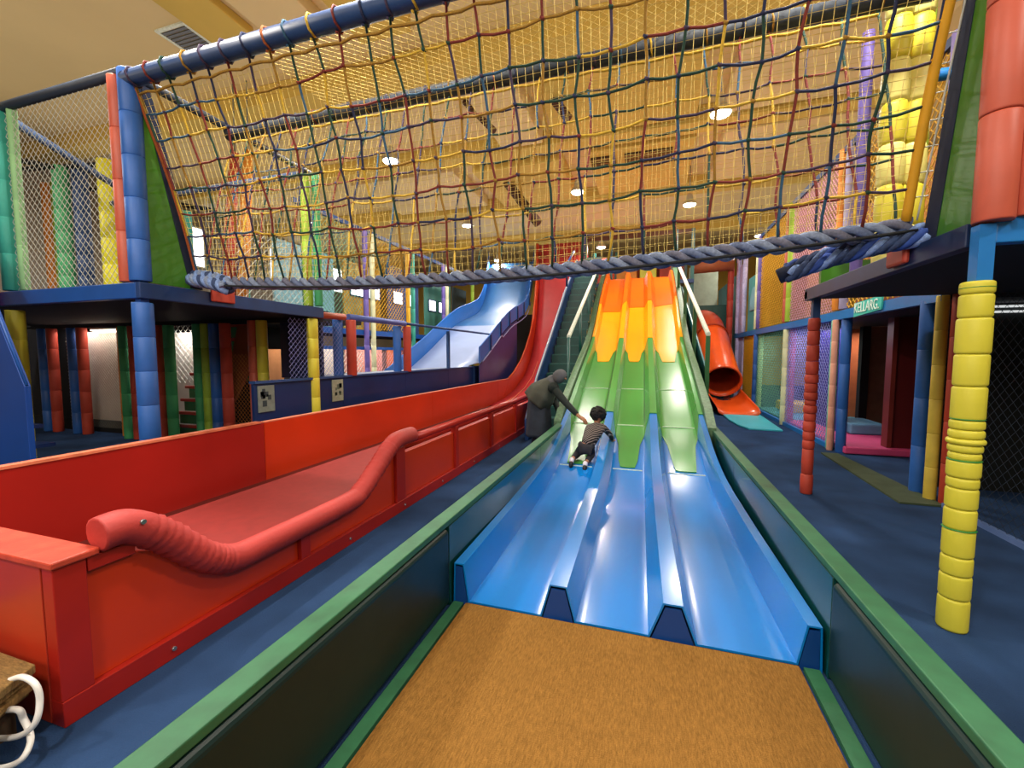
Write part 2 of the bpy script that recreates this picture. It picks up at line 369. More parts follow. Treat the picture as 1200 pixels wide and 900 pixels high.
# ------------------------------------------------------------------ coir mat and base strips
cm = MB(); cm.box(-1.06, .77, -.6, 2.385, .002, .03); tag(cm.build('coir_mat', coir, bevel=.006), 'large brown coir landing mat at the foot of the blue slide lanes', 'mat')
struct('baseboard_left', MB().box(-1.14, -1.075, -.6, 2.385, .001, .026), G_rail, 'green strip between mat and left barrier')
struct('baseboard_right', MB().box(.79, .86, -.6, 2.385, .001, .026), G_rail, 'green strip between mat and right barrier')

# ------------------------------------------------------------------ green barriers
def barrier(name, label, side, y1):
    xi = -1.16 if side < 0 else .885; s = -1 if side < 0 else 1
    t = thing(name, label, 'barrier', (xi, 1, 0))
    joints = [-.6, 2.36, 4.8, y1]
    for i, (a, b) in enumerate(zip(joints, joints[1:])):
        if i == 0:
            x0, x1 = sorted((xi-s*.012, xi+s*.05)); MB().box(x0, x1, a+.004, b-.012, .03, .515).build('padded_panel', G_pad, t, bevel=.03, seg=4)
        else:
            x0, x1 = sorted((xi, xi+s*.04)); MB().box(x0, x1, a+.004, b-.004, .002, .52).build('panel', G_panel, t, bevel=.004)
    x0, x1 = sorted((xi+s*.055, xi+s*.1)); MB().box(x0, x1, -.6, y1, .002, .52).build('outer_board', G_rail, t)
    x0, x1 = sorted((xi+s*.002, xi+s*.104)); MB().box(x0, x1, -.6, y1+.02, .522, .56).build('top_rail', G_rail, t, bevel=.006)
    return t
barrier('left_barrier', 'low dark green barrier with a worn green top rail along the left of the slide', -1, 7.0).name = 'slide_barrier'
barrier('right_barrier', 'low dark green barrier with a worn green top rail along the right of the slide', 1, 7.9).name = 'slide_barrier'

# ------------------------------------------------------------------ stairs, handrails
st = thing('slide_staircase', 'steep green staircase with pale handrail on the left of the wave slide', 'staircase', (-1.7, 7.4, 0))
for i in range(22):
    y = 7.5+i*.27; z = .2*(i+1)
    MB().box(-2.02, -1.36, y, y+.3, z-.03, z).build('tread', G_stair, st, bevel=.004)
    MB().box(-2.02, -1.36, y+.27, y+.285, z, z+.17).build('riser', mat('dark green riser', '#0c3f3e', .4, .1), st)
prof = [(7.5, .4), (8.3, 1.15), (9.5, 1.98), (11.2, 3.2), (13.2, 4.45)]
MB().prism([(-2.12, y, z) for y, z in prof]+[(-2.12, 13.2, 0), (-2.12, 7.5, 0)], (.07, 0, 0)).build('stringer', mat('blue stringer paint', '#123a72', .4, .12, 3), st)
MB().tube([(-2.085, y, z+.02) for y, z in prof], .022, 6).build('stringer_edge', mat('pale grey edge', '#8d98a8', .4, .1), st)
MB().tube([(-1.42, 8.1, 1.93), (-1.42, 12.45, 3.93)], .04, 10).build('handrail', WPAINT, st)
for y, z0, z1 in ((8.1, 0, 1.92), (9.6, 1.4, 2.6), (11.0, 2.1, 3.25), (12.4, 2.9, 3.9)):
    MB().tube([(-1.42, y, z0), (-1.42, y, z1)], .028, 8).build('handrail_post', G_stair, st)
MB().tube([(-2.08, 11.5, 3.4), (-2.08, 11.5, 4.0), (-2.08, 12.6, 4.6)], .03, 6).build('side_rail', N_board, st)
hr = thing('right_handrail', 'pale sloping handrail on green posts at the right of the wave slide', 'handrail', (1.0, 8.2, 0)); hr.name = 'slide_handrail'
MB().tube([(1.03, 8.2, 1.95), (.80, 12.6, 4.0)], .042, 10).build('rail', WPAINT, hr)
for f in (0, .34, .68, 1):
    x = 1.03-.23*f; y = 8.2+4.4*f; z = 1.95+2.05*f
    MB().box(x-.035, x+.035, y-.035, y+.035, 0 if f == 0 else max(0, z-1.3), z-.03).build('rail_post', mat('bottle green post', '#1f5a30', .45, .1), hr)
MB().prism([(1.06, 8.6, .3), (1.06, 8.6, 1.3), (.9, 13.0, 3.5), (.9, 13.0, .3)], (.03, 0, 0)).build('side_sheet', mat('teal side sheet', '#2a6b74', .35, .15, 2), hr)

# top platform of the wave slide
tp = thing('slide_top_platform', 'raised start platform at the top of the wave slide', 'platform', (-.3, 16, 0))
MB().box(-2.1, 1.4, 14.85, 17.6, 3.88, 4.0).build('deck', N_board, tp)
for x in (-2.05, -1.2, .85, 1.35):
    for y in (14.95, 17.5): MB().box(x-.05, x+.05, y-.05, y+.05, 0, 5.6).build('post', G_stair, tp)
MB().box(-2.1, 1.4, 17.5, 17.56, 4.0, 5.4).build('back_panel', mat('brown red panel', '#8c3a20', .6, .2, 4), tp)
for i, (x0, x1, mm) in enumerate([(-2.0, -1.3, R_foam), (-1.15, -.4, OR_foam), (-.3, .3, Y_foam), (.4, .8, R_foam)]):
    MB().box(x0, x1, 16.9, 17.3, 4.0, 5.0+.15*(i % 2)).build('foam_block', mm, tp, bevel=.04)
MB().box(-2.0, 1.3, 14.93, 14.99, 5.45, 5.6).build('cross_beam', mat('brown beam', '#5a3018', .6, .1), tp)

# ------------------------------------------------------------------ red drop slide with trough
rs = thing('drop_slide', 'big red drop slide with a long red walled run-out trough', 'slide', (-3.4, 1.05, 0))
# left wall following the curve
top = [(-.2, .75), (14.0, .76), (14.6, .95), (15.5, 1.35), (16.2, 1.85), (16.9, 2.5), (17.3, 3.1), (17.6, 3.9), (17.85, 4.8), (17.95, 6.3)]
low = [(-.2, 0), (13.2, 0), (15.2, .1), (16.0, .45), (16.7, 1.0), (17.2, 1.8), (17.6, 2.7), (17.85, 3.6), (18.05, 4.7), (18.15, 6.3)]
# split into board lengths
def wall_between(x, th, a, b, name, m):
    n = 14; mb = MB(); ys = [a+(b-a)*i/n for i in range(n+1)]
    for y0, y1 in zip(ys, ys[1:]):
        mb.prism([(x, y0, 0), (x, y1, 0), (x, y1, interp(top, y1)), (x, y0, interp(top, y0))], (th, 0, 0))
    return mb.build(name, m, rs)
for a, b in ((1.2, 4.05), (4.056, 8.4), (8.406, 12.8), (12.806, 14.5)):
    MB().box(-4.58, -4.5, a, b, 0, .75).build('wall_board', mat('deeper red board paint', '#a01a12', .4, .08, 1.5) if a < 2 else R_wall, rs, bevel=.003)  # nearest wall board coloured a deeper red
mb = MB()
for (y0, z0), (y1, z1), (u0, w0), (u1, w1) in zip(top[1:], top[2:], low[1:], low[2:]):
    mb.prism([(-4.577, y0, z0), (-4.577, y1, z1), (-4.577, u1, w1), (-4.577, u0, w0)], (.082, 0, 0))
mb.build('curved_wall', R_wall, rs)
MB().tube([(-4.54, y, z+.01) for y, z in top[1:]], .018, 6).build('wall_edge', mat('orange edge', '#e0652c', .4, .05), rs)
MB().box(-4.58, -4.49, .2, 4.0, .752, .775).build('wall_cap', mat('pale worn red cap', '#d87a58', .5, .2, 10), rs)
MB().box(-4.58, -4.5, 4.05, 14.0, .752, .762).build('wall_cap', mat('thin pale cap', '#d88060', .5, .2, 10), rs)
BR = [(-2, .06), (12.0, .06), (13.4, .14), (14.6, .35), (15.8, .75), (16.6, 1.3), (17.2, 2.0), (17.6, 2.8), (17.9, 3.8), (18.1, 5.0), (18.2, 6.3)]
mb = MB(); pts = BR[1:]
mb.grid(lambda u, v_: (-4.5+2.1*u, pts[int(round(v_*(len(pts)-1)))][0], pts[int(round(v_*(len(pts)-1)))][1]), 6, len(pts)-1)
mb.build('curved_bed', mat('red drop slide surface', '#b8343a', .35, .10, 2, coat=.2), rs, solid=.03)
MB().box(-4.2, -2.5, 2.3, 12.05, .03, .1).build('run_out_mat', R_bed, rs, bevel=.01)
MB().box(-4.5, -2.42, 1.2, 12.0, .002, .028).build('trough_bottom', mat('dark red bottom', '#5c1712', .5, .1), rs)
MB().tube([(-4.15, y+.05, z+.03) for y, z in BR[1:]], .012, 5).build('bed_line', mat('pale orange line', '#e88a60', .5, .05), rs)
# near end wall
MB().box(-4.58, -2.425, 1.055, 1.195, .0, .70).build('end_wall', mat('end wall red', '#b0321a', .35, .12, 2), rs, bevel=.004)
MB().box(-4.60, -2.33, 1.045, 1.215, .702, .735).build('end_cap', R_cap, rs, bevel=.008)
# right outer wall
fx0, fx1 = -2.42, -2.34
MB().box(fx0, fx1+.001, 1.056, 14.0, 0, .115).build('bottom_rail', R_frame, rs, bevel=.004)
posts = [(1.055, 1.17, .70), (2.38, 2.47, .30), (3.62, 3.78, .66), (5.0, 5.09, .66), (6.35, 6.44, .66), (7.7, 7.79, .66), (9.05, 9.14, .66), (10.4, 10.49, .66), (11.75, 11.84, .66)]
for a, b, z in posts: MB().box(fx0+.005, fx1-.003, a, b, .115, z).build('wall_post', R_frame, rs, bevel=.004)
for (a0, a, z), (b, b1, z2) in zip(posts, posts[1:]):
    zt = .58 if a > 3.5 else None
    if zt: MB().box(fx0+.01, fx1-.035, a+.002, b-.002, .117, zt).build('wall_panel', R_wall, rs, bevel=.003)
MB().prism([(-2.41, 1.175, .117), (-2.41, 2.376, .117), (-2.41, 2.376, .28), (-2.41, 1.9, .29), (-2.41, 1.75, .33), (-2.41, 1.5, .58), (-2.41, 1.38, .63), (-2.41, 1.175, .63)], (.035, 0, 0)).build('wall_panel', R_wall, rs)
MB().prism([(-2.41, 2.474, .117), (-2.41, 3.616, .117), (-2.41, 3.616, .6), (-2.41, 3.3, .42), (-2.41, 3.05, .29), (-2.41, 2.474, .28)], (.035, 0, 0)).build('wall_panel', R_wall, rs)
MB().box(-2.425, -2.345, 1.175, 1.36, .635, .70).build('top_rail', R_frame, rs, bevel=.004)
for a in (1.5, 2.9, 3.75, 4.6, 5.6, 6.7, 8.0):
    MB().tube([(-2.345, a, .055), (-2.330, a, .055)], .011, 8).build('bolt', STEEL, rs)
MB().tube([(-2.38, 3.9, .70), (-2.38, 14.3, .72)], .045, 10).build('steel_rail', R_steel, rs)
MB().tube([(-2.47, 3.9, .60), (-2.47, 14.3, .62)], .03, 8).build('lower_steel_rail', R_steel, rs)
# wrinkled pad on the dipped part of the wall
def smooth_path(P, n=10):
    P = [Vector(p) for p in P]; out = []
    for i in range(len(P)-1):
        p0 = P[max(i-1, 0)]; p1 = P[i]; p2 = P[i+1]; p3 = P[min(i+2, len(P)-1)]
        for q in range(n):
            t = q/n; out.append(.5*((2*p1)+(p2-p0)*t+(2*p0-5*p1+4*p2-p3)*t*t+(3*p1-p0-3*p2+p3)*t**3))
    out.append(P[-1]); return out
path = smooth_path([(-2.36, 1.22, .78), (-2.36, 1.34, .775), (-2.36, 1.50, .66), (-2.36, 1.70, .46), (-2.36, 1.86, .375), (-2.36, 2.1, .36), (-2.36, 2.9, .36), (-2.36, 3.08, .40), (-2.36, 3.3, .54), (-2.36, 3.5, .68), (-2.36, 3.66, .745), (-2.36, 3.95, .75)], 12)
rr = []
for i, p in enumerate(path):
    wob = .007*math.sin(i*2.6) if (1.42 < p.y < 1.86 or 3.05 < p.y < 3.55) else 0
    end = .012 if i in (0, len(path)-1) else 0
    rr.append(.082+wob-end)
pt = MB().tube(path, rr, 14).build('padded_tube', R_pad, rs, label='soft red vinyl padded tube dipping over the trough wall')
MB().tube([(-2.285, 1.36, .80), (-2.272, 1.36, .80)], .012, 8).build('pad_stud', STEEL, pt)

# ------------------------------------------------------------------ padded posts
def pad_prof(segs, r):
    pr = []
    for z0, z1, k in segs:
        pr += [(r*k*.955, z0), (r*k, z0+.008), (r*k, z1-.008), (r*k*.955, z1)]
    return pr
def post(label, x, y, z0, z1, r, m, seg=.35, steel=None, steel_z=None, group='foam wrapped posts', name='padded_post', singly=False):
    t = thing(name, label, 'post', (x, y, z0), group)
    n = max(1, round((z1-z0)/seg)); segs = [(z0+(z1-z0)*i/n, z0+(z1-z0)*(i+1)/n, 1) for i in range(n)]
    if singly:
        for a, b, k2 in segs: MB().lathe(x, y, pad_prof([(a, b, k2)], r), 16).build('foam_sleeve', m, t)
    else: MB().lathe(x, y, pad_prof(segs, r), 12).build('foam_sleeve', m, t)
    if steel:
        MB().box(x-.04, x+.04, y-.04, y+.04, steel_z[0], steel_z[1]).build('steel_post', steel, t)
    return t
# near yellow post on the right
yp = thing('padded_post', 'yellow foam ringed post standing nearest at the right, on the blue carpet', 'post', (1.74, 3.05, 0), 'foam wrapped posts')
zs = [(0, .2), (.2, .36), (.36, .47), (.47, .56), (.56, .66), (.66, .77), (.77, .93)]
zz = [0, .19, .33, .44, .60, .72, .84, .90]
seg2 = [(zz[i], zz[i+1], .94) for i in range(7)]
seg2 += [(.90, 1.0, .98), (1.0, 1.045, .94), (1.045, 1.09, 1.0), (1.09, 1.125, 1.12), (1.125, 1.175, 1.02), (1.175, 1.23, 1.0), (1.23, 1.42, .98), (1.42, 1.60, .98), (1.60, 1.80, 1.0), (1.80, 1.93, .96), (1.93, 2.0, .97)]
for a, b, k2 in seg2:
    MB().lathe(1.74, 3.05, [(.064*k2, a+.001), (.071*k2, a+.006), (.0735*k2, a+.016), (.0735*k2, max(a+.018, b-.016)), (.071*k2, b-.006), (.064*k2, b-.001)], 24).build('foam_ring', Y_foam, yp)
for z in (.60, 1.0, 1.15, 1.235, 1.965): MB().lathe(1.74, 3.05, [(.068, z-.004), (.0745, z), (.068, z+.004)], 24).build('green_band', mat('green tape', '#2f8a3c', .5, .05), yp, label='thin green tape band')
MB().box(1.705, 1.775, 3.0, 3.07, 1.9, 2.3).build('steel_post', B_steel2, yp)
# red ringed post
rp = thing('padded_post', 'slim red foam ringed post standing between the slide barrier and the right play frame', 'post', (1.79, 5.6, 0), 'foam wrapped posts')
rings = [(0, .23, 1), (.23, .52, .92), (.52, .62, .95), (.62, .72, .95), (.72, .84, .97), (.84, .93, .95), (.93, 1.02, 1.05), (1.02, 1.08, .9), (1.08, 1.17, 1.06), (1.17, 1.27, 1.0), (1.27, 1.37, 1.06), (1.37, 1.52, 1.0), (1.52, 1.70, .98), (1.70, 1.86, .95), (1.86, 2.0, .95)]
for a, b, k2 in rings:
    MB().lathe(1.79, 5.6, [(.055*k2, a+.001), (.061*k2, a+.008), (.0635*k2, (a+b)/2), (.061*k2, b-.008), (.055*k2, b-.001)], 18).build('foam_ring', R_foam, rp)
MB().box(1.76, 1.83, 5.56, 5.63, 1.98, 2.3).build('steel_post', N_beam, rp)
# big coral padded columns above the right deck
for i, (x, y, lab) in enumerate([(1.768, 3.02, 'thick coral red padded column on the right deck, left one of the pair'), (1.93, 3.05, 'thick coral red padded column on the right deck, right one at the photo edge'), (2.09, 3.04, 'thick coral red padded column on the right deck, outside the photo edge')]):
    t = thing('padded_column', lab, 'post', (x, y, 2.3), 'coral padded columns')
    for j in range(4):
        a = 2.31+j*.56+(.02 if i == 1 else 0)
        MB().lathe(x, y, [(.079, a), (.083, a+.01), (.083, a+.545), (.079, a+.555)], 20).build('foam_sleeve', O_foam, t)
# left front posts
post('blue foam padded corner post under the left deck, rising from behind the red wall', -5.0, 3.1, 0, 2.13, .092, B_foam, .33, B_steel, (2.0, 2.4), singly=True)
post('blue foam padded corner post above the left deck, beside the green triangle', -5.0, 3.1, 2.35, 4.42, .095, B_foam, .45, singly=True)
post('red foam padded corner post above the left deck, left of the blue one', -5.19, 3.1, 2.35, 4.40, .075, O_foam, .5, singly=True)
post('yellow foam padded post under the left deck, behind the red trough wall', -5.0, 5.45, 0, 2.15, .085, Y_foam, .3, singly=True)
post('lime yellow padded post on the left deck, seen behind the net bridge end', -5.05, 5.45, 2.35, 4.35, .07, L_foam, .5)
post('dark green padded post on the left deck, right of the lime one', -4.9, 5.5, 2.35, 4.35, .06, G_foam, .5)
post('teal padded post above the left deck, at the left photo edge', -7.2, 3.1, 2.35, 4.45, .085, T_foam, .4)
post('thin pale green padded post beside the teal post at the left photo edge', -7.0, 3.12, 2.35, 4.40, .045, mat('pale green foam', '#8fc48a', .6, .1), .5)
post('yellow padded post under the left deck, behind the blue steps', -7.2, 3.1, 0, 2.12, .085, Y_foam, .33)
# interior posts of the left frame
IP = [(-9.35, 5.45, 0, 2.12, G_foam, 'green', 'under left deck, before the pale lit wall'), (-9.12, 5.47, 0, 2.12, R_foam, 'red', 'under left deck, right beside the green post'),
      (-10.95, 5.5, 0, 2.12, B_foam, 'blue', 'under left deck, between the two pale lit walls'), (-10.66, 5.5, 0, 2.12, R_foam, 'dark red', 'under left deck, beside the blue post between lit walls'),
      (-11.9, 5.5, 0, 2.12, B_foam, 'dark blue', 'under left deck, left of the left lit wall'), (-11.6, 5.5, 0, 2.12, R_foam, 'red', 'under left deck, at the left side of the left lit wall'),
      (-9.72, 5.6, 0, 2.12, OR_foam, 'slim orange', 'under left deck, right of the pale lit wall'),
      (-8.62, 5.45, 0, 2.12, B_foam, 'blue', 'under left deck, just left of the blue corner post'),
      (-8.44, 5.45, 0, 2.12, R_foam, 'dark red', 'under left deck, just right of the blue corner post'), (-8.24, 5.5, 0, 2.12, G_foam, 'dark green', 'under left deck, left of the pale climbing screen'),
      (-7.45, 5.45, 0, 2.12, G_foam, 'green', 'under left deck, right of the pale climbing screen'), (-7.26, 5.45, 0, 2.12, L_foam, 'lime', 'under left deck, between the green and the blue post'), (-7.07, 5.45, 0, 2.12, B_foam, 'blue', 'under left deck, right of the lime post'),
      (-6.82, 5.45, 0, 2.12, R_foam, 'brown red', 'under left deck, left of the green climbing ladder'), (-6.2, 5.45, 0, 2.15, O_foam, 'coral', 'behind the left end of the navy barrier'), (-6.02, 5.45, 0, 2.15, Y_foam, 'mustard', 'behind the navy barrier end beside the coral one'),
      (-9.55, 5.45, 2.3, 5.15, mat('bright yellow foam', '#e2dc1e', .5, .05), 'bright yellow', 'upstairs behind the diamond net of the left deck'),
      (-11.15, 5.6, 2.3, 5.3, G_foam, 'bright green', 'upstairs at the back of the left deck, mid net'), (-10.95, 5.8, 2.3, 5.3, N_beam, 'navy', 'at the back of the upper left deck, beside the bright green one'),
      (-9.35, 8.0, 2.35, 4.6, OR_foam, 'amber', 'upstairs behind the net bridge end, right of the red one'), (-14.9, 7.2, 2.3, 6.0, OR_foam, 'orange', 'far upstairs at the left edge behind the net'), (-14.6, 7.25, 2.3, 6.0, L_foam, 'lime', 'far upstairs at the left edge, right of the orange one'),
      (-9.3, 6.7, 2.35, 4.6, T_foam, 'mint', 'upstairs right of the green triangle'),
      (-8.6, 7.2, 2.35, 4.3, O_foam, 'coral', 'upstairs low behind the left of the net bridge'), (-8.35, 7.2, 2.35, 4.3, T_foam, 'teal', 'upstairs low behind the left of the net bridge')]
for x, y, a, b, m, cn, wh in IP: post('%s padded post %s' % (cn, wh), x, y, a, b, (.13 if (a > 2 and x < -9.4) else .085) if 'slim' not in cn else .05, m, .45)
# leaning padded poles inside the left net
for x0, x1, m, cn in ((-8.6, -7.9, R_foam, 'red'), (-8.15, -7.55, OR_foam, 'ochre')):
    t = thing('leaning_pole', 'leaning %s padded pole behind the left end of the net bridge' % cn, 'pole', (x0, 6.9, 2.35))
    MB().tube([(x0, 6.9, 2.36), ((x0+x1)/2-.02, 6.8, 3.9), (x1, 6.7, 5.6)], [.11, .12, .08], 12).build('foam_sleeve', m, t)
    MB().tube([(x1, 6.7, 5.6), (x1+.02, 6.7, CEIL)], .015, 6).build('cable', STEEL, t)
# posts along the navy barrier (left middle)
for y, c in ((6.25, 'first pair on the navy barrier, nearest the yellow post'), (8.1, 'second pair on the navy barrier, in the middle')):
    for dx, dy, m, cn in ((-.12, -.08, B_foam, 'blue'), (0.0, .12, R_foam, 'red')):
        post('%s half of the %s' % (cn+' padded post,', c), -5.0+dx, y+dy, 1.22, 2.2, .085, m, 1.2)

# ------------------------------------------------------------------ left platform
dl = thing('left_deck', 'blue edged raised deck of the left play frame', 'platform', (-7, 4, 2.2)); dl.name = 'play_deck'
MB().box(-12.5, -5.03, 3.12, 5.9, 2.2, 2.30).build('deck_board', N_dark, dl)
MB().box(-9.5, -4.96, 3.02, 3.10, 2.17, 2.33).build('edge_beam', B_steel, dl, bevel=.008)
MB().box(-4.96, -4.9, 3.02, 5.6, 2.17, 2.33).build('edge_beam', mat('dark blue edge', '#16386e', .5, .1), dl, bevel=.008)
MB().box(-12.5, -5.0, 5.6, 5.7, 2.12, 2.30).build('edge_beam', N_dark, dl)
MB().box(-4.895, -4.87, 3.75, 4.05, 2.22, 2.38).build('red_pad', R_foam, dl, bevel=.02)
MB().box(-7.9, -7.3, 2.98, 3.02, 2.1, 2.42).build('red_board', R_frame, dl, bevel=.01)
MB().box(-12.5, -5.1, 5.9, 13, 2.2, 2.3).build('deck_board', N_dark, dl) if False else None
MB().box(-16, -5.7, 5.9, 7.6, 2.2, 2.3).build('deck_board', N_dark, dl)

def tri_panel(label, x, s, y0=3.14, y1=3.55, z0=2.34, zt=4.2):
    t = thing('side_panel', label, 'panel', (x, y0, z0), 'green triangular end panels')
    MB().prism([(x, y0, z0), (x, y1, z0), (x, y0+.03, zt)], (s*.03, 0, 0)).build('green_board', G_rope_pan, t)
    MB().prism([(x-s*.004, y1, z0), (x-s*.004, y1+.14, z0), (x-s*.004, y0+.10, zt+.12), (x-s*.004, y0+.0, zt+.12)], (s*.04, 0, 0)).build('navy_band', N_band, t)
    return t
tri_panel('green triangular panel with navy band at the left end of the net bridge', -4.93, -1)
tri_panel('green triangular panel with navy band at the right end of the net bridge', 1.74, 1, 3.10, 3.44, 2.33, 4.25)

def hbeam(name, label, a, b, m, r=.05, cat='beam', grp='frame beams'):
    o = MB().tube([a, b], r, 10).build(name, m); return tag(o, label, cat, grp)
hbeam('top_beam', 'dark top beam of the left front net, rising to the blue corner post', (-9.6, 3.1, 4.43), (-5.05, 3.1, 4.43), mat('dark slate beam', '#2b3442', .5, .1), .05)
hbeam('top_beam', 'dark top beam running back from the blue corner post', (-5.0, 3.1, 4.40), (-5.0, 5.5, 4.38), mat('dark slate beam', '#2b3442'), .045)
hbeam('top_beam', 'top beam at the back of the left deck with blue wrapping', (-9.5, 5.45, 4.36), (-5.0, 5.45, 4.36), mat('blue grey wrap', '#4c6288', .7, .35, 20), .05)
hbeam('top_beam', 'blue wrapped beam slanting back behind the left front net', (-7.15, 3.1, 4.36), (-8.9, 5.5, 4.42), mat('blue grey wrap', '#4c6288'), .05)
hbeam('top_beam', 'dark rear beam at the far back left of the upper deck', (-12.6, 5.75, 5.5), (-9.5, 5.6, 5.15), N_dark, .045)
hbeam('top_beam', 'dark beam upstairs far left, running back behind the diamond net', (-9.3, 3.15, 4.45), (-11.0, 5.4, 5.2), N_dark, .05)
hbeam('top_beam', 'dark lower beam upstairs far left behind the bright green post', (-14.5, 7.45, 6.0), (-9.6, 7.45, 4.9), N_dark, .05)

# left deck nets
net_thing('diamond_net', 'white diamond safety net across the front of the left upper deck', (-7.1, 3.1, 2.35), (1.95, 0, 0), (0, 0, 2.02), .062, .0028, NETW)
net_thing('diamond_net', 'white diamond safety net at the side of the left deck behind the net bridge end', (-5.0, 4.2, 2.35), (0, 1.2, 0), (0, 0, .85), .075, .003, NETW)
net_thing('square_net', 'faint pale net above the left upper deck side', (-7.2, 5.5, 2.35), (2.1, 0, 0), (0, 0, 2.0), .07, .002, NETW, False)

# undercroft of the left frame
pw = thing('screen_wall', 'pale lit wall seen through the posts under the left deck', 'wall panel', (-10.6, 5.78, 0))
MB().box(-14.2, -11.66, 5.76, 5.8, 0, 2.15).build('dark_panel', N_dark, pw)
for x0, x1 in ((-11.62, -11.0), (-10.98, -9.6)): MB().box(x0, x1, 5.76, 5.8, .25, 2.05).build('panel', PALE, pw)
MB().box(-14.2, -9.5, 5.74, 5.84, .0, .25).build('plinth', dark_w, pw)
area('undercroft_light', (-10.6, 5.62, 2.08), 1.9, 14, (1, .84, .72), .08, (.35, 0, 0))
fl = thing('tube_lamp', 'bright tube lamp under the left deck at the top of the pale wall', 'lamp', (-11.0, 6.4, 2.0))
MB().box(-10.6, -9.7, 5.66, 5.70, 2.03, 2.06).build('tube', TUBEM, fl); MB().box(-10.65, -9.65, 5.64, 5.72, 2.062, 2.2).build('lamp_housing', LAMPH, fl)
net_thing('diamond_net', 'fine white net before the pale lit wall under the left deck', (-11.6, 5.72, .1), (1.95, 0, 0), (0, 0, 1.9), .05, .0015, NETW)
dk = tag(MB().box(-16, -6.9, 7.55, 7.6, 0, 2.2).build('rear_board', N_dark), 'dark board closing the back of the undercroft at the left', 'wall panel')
# climbing ladders (green boards with red rungs)
def ladder(label, x0, x1, y, z0, n, rise, slope):
    t = thing('climbing_ladder', label, 'ladder', (x0, y, z0), 'green climbing boards with red rungs')
    for i in range(n):
        a = z0+i*rise; off = slope*i
        MB().box(x0+off, x1+off*.3, y+i*.03, y+.03+i*.03, a, a+rise*.72).build('board', mat('green climbing board', '#2f7a48', .5, .1), t)
        MB().box(x0+off-.03, x1+off*.3, y-.06+i*.03, y-.01+i*.03, a+rise*.74, a+rise*.96).build('rung', R_foam, t, bevel=.01)
    return t
ladder('green board with red rungs low under the left deck, before the pale screen', -8.8, -8.05, 5.9, 0, 5, .25, .1)
ladder('green and red climbing ladder under the left deck, beside the orange netting', -7.6, -6.75, 6.0, 1.1, 4, .27, .02)
tag(MB().box(-9.7, -8.6, 6.45, 6.5, 0, 2.05).build('pale_screen', PALE), 'pale netted screen behind the low green climbing board', 'wall panel')
net_thing('diamond_net', 'white diamond net on the pale screen under the left deck', (-9.7, 6.38, 1.0), (1.1, 0, 0), (0, 0, 1.2), .1, .005, NETW)
tag(MB().box(-8.0, -6.3, 6.9, 6.95, 0, 1.7).build('orange_screen', mat('peach board', '#c48a62', .7, .1)), 'peach coloured lit board behind the orange netting under the left deck', 'wall panel')
net_thing('diamond_net', 'orange diamond net below the green climbing ladder under the left deck', (-7.3, 5.6, .0), (1.0, 0, 0), (0, 0, 1.6), .055, .003, mat('orange twine', '#b87a3c', .8, .1))
tag(MB().prism([(-6.9, 5.75, 2.1), (-6.45, 5.75, 2.1), (-6.45, 5.75, 1.65), (-7.1, 5.75, .7), (-7.1, 5.75, .0), (-7.3, 5.75, .0), (-7.3, 5.75, .8)], (0, .05, 0)).build('slanted_brace', mat('brown brace', '#8c4a2a', .6, .1)), 'brown slanted brace board under the left deck beside the climbing ladder', 'brace')
area('undercroft_light', (-7.1, 6.4, 2.1), .8, 18, (1, .8, .6), .3)
area('undercroft_light', (-9.0, 6.2, 2.1), .6, 16, (1, .95, .9), .2)

# blue steps at the far left
bs = thing('blue_steps', 'blue boarded steps beside the red trough at the left photo edge', 'steps', (-6.5, 2.6, 0))
MB().prism([(-5.87, 2.6, 0), (-5.87, 2.6, 1.28), (-6.28, 2.6, 2.05), (-7.4, 2.6, 3.6), (-7.4, 2.6, 1.25), (-6.6, 2.6, .55), (-6.05, 2.6, 0)], (0, -.05, 0)).build('side_board', mat('blue board', '#123f8c', .4, .08, 3), bs, bevel=.006)
MB().tube([(-5.87, 2.57, 1.29), (-6.28, 2.57, 2.06), (-7.4, 2.57, 3.61)], .014, 6).build('board_edge', B_steel, bs)
for i in range(6):
    MB().box(-6.3-.2*i, -6.0-.2*i, 2.62, 3.0, .2*i+.16, .2*i+.2).build('tread', N_board, bs)
MB().beam((-6.08, 2.53, .0), (-7.4, 2.53, 1.27), .02, .05).build('lower_edge', mat('light blue edge', '#2f6cc0', .4, .05), bs)

# ------------------------------------------------------------------ navy barrier and railing (left middle)
nb = thing('navy_barrier', 'navy boarded barrier behind the red trough wall', 'barrier', (-5, 6, 0))
for a, b in ((4.35, 5.38), (5.52, 6.1), (6.106, 8.1), (8.106, 10.2), (10.206, 12.4)):
    MB().box(-5.03, -4.98, a, b, 0, 1.2).build('board', N_board, nb, bevel=.004)
    MB().box(-5.06, -4.95, a, b, 1.202, 1.235).build('top_rail', mat('navy cap', '#27477e', .45, .1), nb)
for y in (10.25, 11.95): MB().box(-5.04, -4.96, y-.03, y+.03, 1.235 if y < 11 else 0, 2.2 if y < 11 else 1.25).build('rail_post', N_beam, nb)
MB().tube([(-5.0, 6.3, 2.25), (-5.0, 8.15, 2.26)], .055, 8).build('hand_rail', mat('blue violet pad', '#4a5ea8', .5, .1), nb)
MB().tube([(-5.0, 8.15, 2.26), (-5.0, 14.0, 2.26)], .03, 8).build('hand_rail', N_beam, nb)
MB().tube([(-5.0, 5.5, 2.22), (-5.0, 6.2, 2.24)], .055, 8).build('hand_rail', mat('brick pad', '#a84a2c', .5, .1), nb, label='brick red padded rail piece')
MB().box(-5.95, -5.1, 5.75, 5.8, 1.2, 2.15).build('navy_screen', mat('deep navy board', '#0d1f4c', .4, .1), nb)
